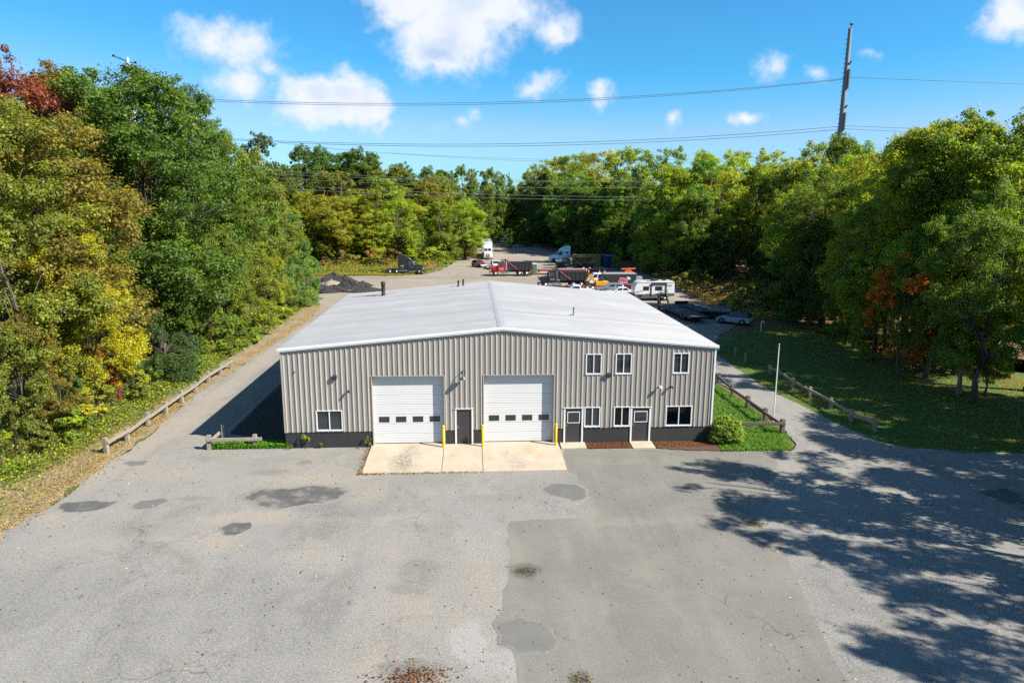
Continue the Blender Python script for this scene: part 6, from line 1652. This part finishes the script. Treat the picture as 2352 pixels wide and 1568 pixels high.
# charcoal cargo trailer
q = G(1425, 661)
t_ = thing('cargo_trailer', 'charcoal enclosed cargo trailer with pink emblem and playing cards', 'trailer', (q.x, q.y+1.1, 0), 0)
MB().prism([(-2.95, .45, 1.08), (-2.95, 2.45, 1.08), (2.75, 2.45, 1.08), (2.75, .45, 1.08)]).build('box', M_CHAR, t_, bevel=.05)
MB().bbox(-2.9, 2.7, -1.02, 1.02, 2.45, 2.49).build('roof_skin', M_GALV, t_)
for s in (-1, 1):
    MB().bbox(-2.97, 2.77, s*1.09-.02, s*1.09+.02, 2.33, 2.47).build('top_trim', M_GALV, t_)
    for xa in (.0, .85):
        wheel(t_, xa, s*1.0, .34, .20, M_STEEL, .6); MB().bbox(xa-.42, xa+.42, s*1.10-.02, s*1.10+.02, .66, .74).build('mudguard', M_FRAMEB, t_)
MB().bbox(-2.80, -2.05, -1.105, -1.08, .6, 2.2).build('side_door', M_CHAR, t_); MB().bbox(-2.62, -2.22, -1.115, -1.10, 1.45, 1.98).build('door_window', M_GLASS, t_); MB().bbox(-2.15, -2.08, -1.14, -1.10, 1.2, 1.3).build('handle', M_CHROME, t_)
quad('emblem', [(-.45, -1.10, .95), (1.15, -1.10, .95), (1.35, -1.10, 1.65), (-.15, -1.10, 1.80)], M_PINK, t_); quad('emblem_band', [(-.3, -1.112, .80), (1.25, -1.112, .80), (1.25, -1.112, .88), (-.3, -1.112, .88)], M_WHITEP, t_)
text_marks(t_, 'emblem_lettering', -.25, 1.1, -1.112, 1.08, 1.55, 4, M_MAROON, -1)
for k_ in range(3):
    a = math.radians(35-k_*22); c_ = Vector((1.25+.14*k_, -1.118-.006*k_, 1.72-.05*k_)); ux = Vector((math.cos(a), 0, math.sin(a)))*.13; uz = Vector((-math.sin(a), 0, math.cos(a)))*.20
    quad('playing_card', [c_-ux-uz, c_+ux-uz, c_+ux+uz, c_-ux+uz], M_WHITEP, t_)
text_marks(t_, 'lettering', -.9, 2.0, -1.10, .50, .70, 14, M_WHITEP, -1)
MB().bar((-2.9, .7, .5), (-4.2, 0, .5), .09, .12).build('tongue', M_FRAMEB, t_); MB().bar((-2.9, -.7, .5), (-4.2, 0, .5), .09, .12).build('tongue', M_FRAMEB, t_); MB().bbox(-4.15, -4.05, -.05, .05, 0, .9).build('jack', M_FRAMEB, t_)
# crates and sign right of it
t_ = thing('utility_cabinet', 'small pale cabinet behind the end of the charcoal trailer', 'cabinet', (q.x+3.6, q.y+2.2, 0), 0)
MB().bbox(-.6, .6, -.5, .5, .1, 1.75).build('cabinet', M_GALV, t_, bevel=.03); MB().bbox(-.52, .52, -.53, -.50, .2, 1.65).build('door', M_GALV, t_); MB().bbox(-.5, .5, -.4, .4, 0, .1).build('plinth', M_CONC_BLK, t_)
t_ = thing('road_sign', 'orange folded road work sign leaning behind the charcoal trailer', 'sign', (q.x+2.1, q.y+3.4, 0), 0)
for s in (-1, 1):
    MB().bar((s*.7, 0, 0), (0, 0, 1.9), .06, .06).build('leg', M_RUST, t_)
quad('panel', [(0, -.05, 1.6), (.75, -.05, 2.4), (0, -.05, 3.2), (-.75, -.05, 2.4)], M_ORANGE, t_, .03); quad('panel', [(-1.3, -.1, 2.8), (1.2, -.1, 2.9), (1.2, -.1, 3.15), (-1.3, -.1, 3.05)], M_ORANGE, t_, .03)
# silver hatchback and white sedan
q = G(1403, 673); car('parked_car', 'silver hatchback parked beside the white sedan behind the roof', q.x-.1, q.y+.4, PI+.06, M_SILVER, 4.7, 1.85, 1.62, 'hatch')
q = G(1424, 681); car('parked_car', 'bright white sedan parked nearest the rear edge of the roof', q.x-.1, q.y+.6, PI+.03, M_WHITEP, 4.8, 1.85, 1.46, 'sedan')
# the pile of pipes / log trailer right of the silver car
t_ = thing('pole_trailer', 'rusty pipe trailer lying behind the silver hatchback', 'trailer', (27.6, 112.6, 0), math.radians(-12))
for i, (yy, zz) in enumerate(((-.4, .75), (0, .75), (.4, .75), (-.2, 1.05), (.2, 1.05))): MB().tube([(-2.8, yy, zz), (2.6, yy, zz)], .16, 10).build('pipe', M_RUST if i % 2 else M_MAROON, t_, smooth=True)
for s in (-1, 1): wheel(t_, .8, s*.75, .36, .22, M_STEEL, .6); MB().bbox(-2.9, 2.4, s*.45-.05, s*.45+.05, .45, .58).build('frame_rail', M_FRAMEB, t_)
# travel trailer
q0, q1 = G(1458, 691), G(1549, 691)
t_ = thing('camper_trailer', 'white travel trailer with grey skirt, awning and two dark side windows', 'camper', ((q0.x+q1.x)/2, q0.y+1.25, 0), 0)
Lh = (q1.x-q0.x)/2
prof = [(-Lh, .95, 1.22), (-Lh-.12, 1.5, 1.22), (-Lh+.0, 2.2, 1.22), (-Lh+.35, 2.72, 1.22), (-Lh+.8, 2.92, 1.22), (Lh-.25, 2.92, 1.22), (Lh-.02, 2.78, 1.22), (Lh, .95, 1.22)]
MB().prism(prof).build('body', M_WHITEP, t_, smooth=False, bevel=.05)
MB().prism([(-Lh+.25, .42, 1.225), (-Lh-.03, .75, 1.225), (-Lh-.03, 1.0, 1.225), (-.2, 1.0, 1.225), (1.0, 1.32, 1.225), (1.6, 1.15, 1.225), (Lh+.004, 1.12, 1.225), (Lh+.004, .72, 1.225), (Lh-.5, .66, 1.225), (1.6, .50, 1.225), (.5, .42, 1.225)]).build('skirt', M_GREYV, t_)
for (a, b) in ((-Lh+1.25, -Lh+2.1), (-Lh+3.05, -Lh+4.1)):
    f_ = MB().bbox(a, b, -1.265, -1.22, 1.60, 2.18).build('window', M_FRAMEB, t_, bevel=.03); MB().bbox(a+.06, b-.06, -1.275, -1.262, 1.66, 2.12).build('pane', M_GLASS, f_)
MB().tube([(-Lh+2.4, -1.33, 2.62), (-Lh+4.75, -1.33, 2.62)], .075, 10).build('awning_roll', M_FRAMEB, t_, smooth=True)
for xx in (-Lh+2.45, -Lh+4.7): MB().bbox(xx-.05, xx+.05, -1.31, -1.225, .75, 2.6).build('awning_arm', M_FRAMEB, t_)
for (a, za, b, zb, w_) in ((-Lh+.1, 1.28, -Lh+1.4, 1.62, .09), (-Lh+.1, 1.12, -Lh+1.3, 1.45, .05), (-Lh+2.1, 2.05, -Lh+3.1, 2.30, .07), (2.0-Lh+1.6, 1.35, Lh-1.0, 1.60, .07), (2.0-Lh+1.4, 1.50, Lh-.8, 1.78, .035), (-Lh+1.5, .95, -Lh+2.4, 1.12, .08)):
    quad('stripe', [(a, -1.232, za), (b, -1.232, zb), (b, -1.232, zb+w_*.5), (a, -1.232, za+w_)], M_GREYV, t_, .008)
text_marks(t_, 'lettering', Lh-1.42, Lh-.42, -1.232, 2.15, 2.32, 6, M_FRAMEB, -1); MB().bbox(Lh-1.42, Lh-.45, -1.234, -1.226, 2.42, 2.45).build('stripe', M_GREYV, t_)
MB().bbox(-Lh+.3, Lh, -1.235, -1.22, 2.72, 2.78).build('roof_trim', M_FRAMEB, t_)
MB().prism([(-.3, 2.92, .42), (-.2, 3.2, .38), (.6, 3.2, .38), (.75, 2.92, .42)]).build('air_conditioner', M_CHAR, t_, bevel=.04); MB().bbox(1.4, 1.9, -.25, .25, 2.92, 3.02).build('roof_vent', M_CHAR, t_); MB().bbox(-1.2, .1, -1.0, -.6, 2.92, 2.97).build('solar_panel', M_GLASS, t_)
MB().bbox(Lh-1.2, Lh-1.0, -1.24, -1.22, 1.28, 1.42).build('outlet_cover', M_FRAMEB, t_); MB().bbox(-Lh+.45, -Lh+1.15, -1.25, -1.222, .62, 1.0).build('storage_door', M_CHAR, t_)
for s in (-1, 1):
    for xa in (.65, 1.52):
        wheel(t_, xa, s*1.12, .37, .22, M_STEEL, .62)
        MB().tube([(xa+.45*math.cos(a), s*1.24, .38+.45*math.sin(a)) for a in [math.pi*i/8 for i in range(0, 9)]], .03, 5).build('wheel_trim', M_GALV, t_)
    MB().bar((-Lh+.2, s*.7, .5), (-Lh-1.4, 0, .5), .09, .12).build('tongue', M_FRAMEB, t_)
MB().prism([(-Lh-.75, .6, .35), (-Lh-.75, 1.1, .3), (-Lh-.3, 1.1, .3), (-Lh-.3, .6, .35)]).build('gas_bottle_cover', M_FRAMEB, t_, bevel=.05); MB().bbox(-Lh-1.35, -Lh-1.25, -.05, .05, 0, .95).build('jack', M_FRAMEB, t_)
# gooseneck trailer lying beside the building and a tilted car hauler
t_ = thing('gooseneck_trailer', 'black gooseneck flat deck trailer lying behind the building corner', 'trailer', (27.4, 88.4, 0), math.radians(96))
for i in range(7): MB().bbox(-6.0, 5.6, -1.12+i*.32+.005, -1.12+i*.32+.315, .72, .78).build('deck_plank', M_DECKB, t_)
for s in (-1, 1):
    MB().bbox(-6.05, 5.65, s*1.17-.05, s*1.17+.05, .55, .80).build('side_rail', M_FRAMEB, t_)
    MB().bar((5.6, s*.7, .7), (6.1, s*.55, 1.75), .16, .30).build('neck_riser', M_FRAMEB, t_); MB().bar((6.0, s*.55, 1.72), (7.6, s*.25, 1.72), .16, .26).build('neck_beam', M_FRAMEB, t_)
    for xa in (-3.6, -2.7): wheel(t_, xa, s*.98, .36, .26, M_STEEL, .6)
    for i in range(9): MB().bbox(-5.6+i*1.3, -5.45+i*1.3, s*1.23-.02, s*1.23+.02, .62, .74).build('stake_pocket', M_GALV, t_)
MB().bbox(7.35, 7.65, -.2, .2, .15, 1.75).build('neck_post', M_FRAMEB, t_); MB().bbox(5.3, 5.5, -.9, -.7, 0, .7).build('landing_leg', M_FRAMEB, t_); MB().bbox(5.3, 5.5, .7, .9, 0, .7).build('landing_leg', M_FRAMEB, t_)
t_ = thing('car_hauler', 'long dark flat trailer lying between the gooseneck trailer and the black car', 'trailer', (30.3, 91.0, 0), math.radians(100))
for i in range(6): MB().bbox(-4.0, 4.0, -1.0+i*.333+.005, -1.0+i*.333+.328, .55, .60).build('deck_plank', M_DECKB, t_)
for s in (-1, 1):
    MB().bbox(-4.05, 4.05, s*1.05-.05, s*1.05+.05, .42, .66).build('side_rail', M_FRAMEB, t_)
    for xa in (-.8, .1): wheel(t_, xa, s*1.15, .34, .22, M_STEEL, .6)
    MB().prism([(0, 0, 0)]) if False else None
MB().bbox(4.0, 4.3, -.95, .95, .55, .95).build('front_bulkhead', M_FRAMEB, t_)
q = G(1642, 734); car('parked_car', 'black crossover car parked in deep shade beside the flat trailers', q.x+.35, q.y+1.0, math.radians(152), M_NAVY, 4.6, 1.85, 1.65, 'suv')
q = G(1686, 746); car('parked_car', 'pale blue estate car with dark roof parked in the shade next to the black crossover', q.x+.3, q.y+.9, math.radians(142), M_PALEBLUE, 4.1, 1.75, 1.45, 'suv', M_FRAMEB, roof=M_NAVY)
# heaps of millings
def heap(label, u, v, r, h, m_, seed, ry=.8):
    q = G(u, v); rng = np.random.default_rng(seed); mb = MB(); n, k_ = 30, 10
    vs = []; 
    ph = rng.uniform(0, 6, 3)
    for j in range(k_+1):
        s = j/k_
        for i in range(n):
            a = 2*math.pi*i/n
            lump = 1+.18*math.sin(2*a+ph[0])+.14*math.sin(3*a+ph[1]+2*s)+.10*math.sin(5*a+ph[2]+5*s)
            rr = r*(1-s**1.15)*lump*(1+rng.uniform(-.10, .10))+.05
            z = h*(s**.85)*(1+.12*math.sin(2*a+ph[1]))*(1+rng.uniform(-.09, .09))-.05*(1-s)
            vs.append((rr*math.cos(a), rr*ry*math.sin(a), z if j else -.08))
    fs = []
    for j in range(k_):
        for i in range(n): fs.append((j*n+i, j*n+(i+1) % n, (j+1)*n+(i+1) % n, (j+1)*n+i))
    fs.append(tuple(range(k_*n, (k_+1)*n)))
    mb.add(vs, fs)
    t_ = thing('material_heap', label, 'heap', (q.x, q.y, 0), 0, 'heaps of millings and rubble')
    mb.build('mound', m_, t_)
    m2 = MB()
    for i in range(46):
        a = rng.uniform(0, 6.28); d = rng.uniform(.75, 1.25)*r; s_ = rng.uniform(.06, .2)
        m2.box((d*math.cos(a), d*ry*math.sin(a), s_*.3), (s_, s_*.8, s_*.7), rz=rng.uniform(0, 3), rx=rng.uniform(0, 1))
    tag(m2.build('loose_stones', m_, t_), kind='stuff')
def Z7(x, y): return ((1240+x/9.046)/1.7415, (1080+y/9.046)/1.7415)
for i, (x, y, r, h, m_, lab) in enumerate(((830, 430, 2.3, 1.75, M_ASPHPILE, 'dark pointed heap of asphalt millings at the back of the group'), (1270, 470, 2.3, 1.5, M_ASPHPILE, 'dark heap of millings at the back beside the pointed heap'), (780, 590, 2.2, 1.15, M_SANDPILE, 'tan heap of sand and rubble among the dark heaps'), (1420, 680, 2.6, 1.55, M_ASPHPILE, 'largest dark heap of millings in the middle of the group'),
        (1900, 610, 1.9, 1.0, M_ASPHPILE, 'separate dark heap of millings towards the yard'), (430, 770, 1.9, 1.1, M_ASPHPILE, 'dark heap of millings against the bushes'), (870, 810, 2.7, 1.25, M_ASPHPILE, 'smooth dark heap of millings at the front of the group'), (2000, 790, 2.6, .9, M_ASPHPILE, 'low dark heap of millings just behind the roof edge'))):
    heap(lab, *Z7(x, y-40), r*1.05, h*.8, m_, i+3)
# stacked red crate by the black tractor
q = G(990, 618)
t_ = thing('crate_stack', 'weathered reddish crate in the weeds beside the black tractor', 'crate', (q.x, q.y, 0), .3)
for i in range(4): MB().bbox(-.8, .8, -.62, .62, .1+i*.30, .36+i*.30).build('board', M_REDFR if i % 2 else M_WOOD, t_)
for s in (-1, 1): MB().bbox(s*.75-.06, s*.75+.06, -.66, .66, 0, 1.35).build('corner_batten', M_WOOD, t_)
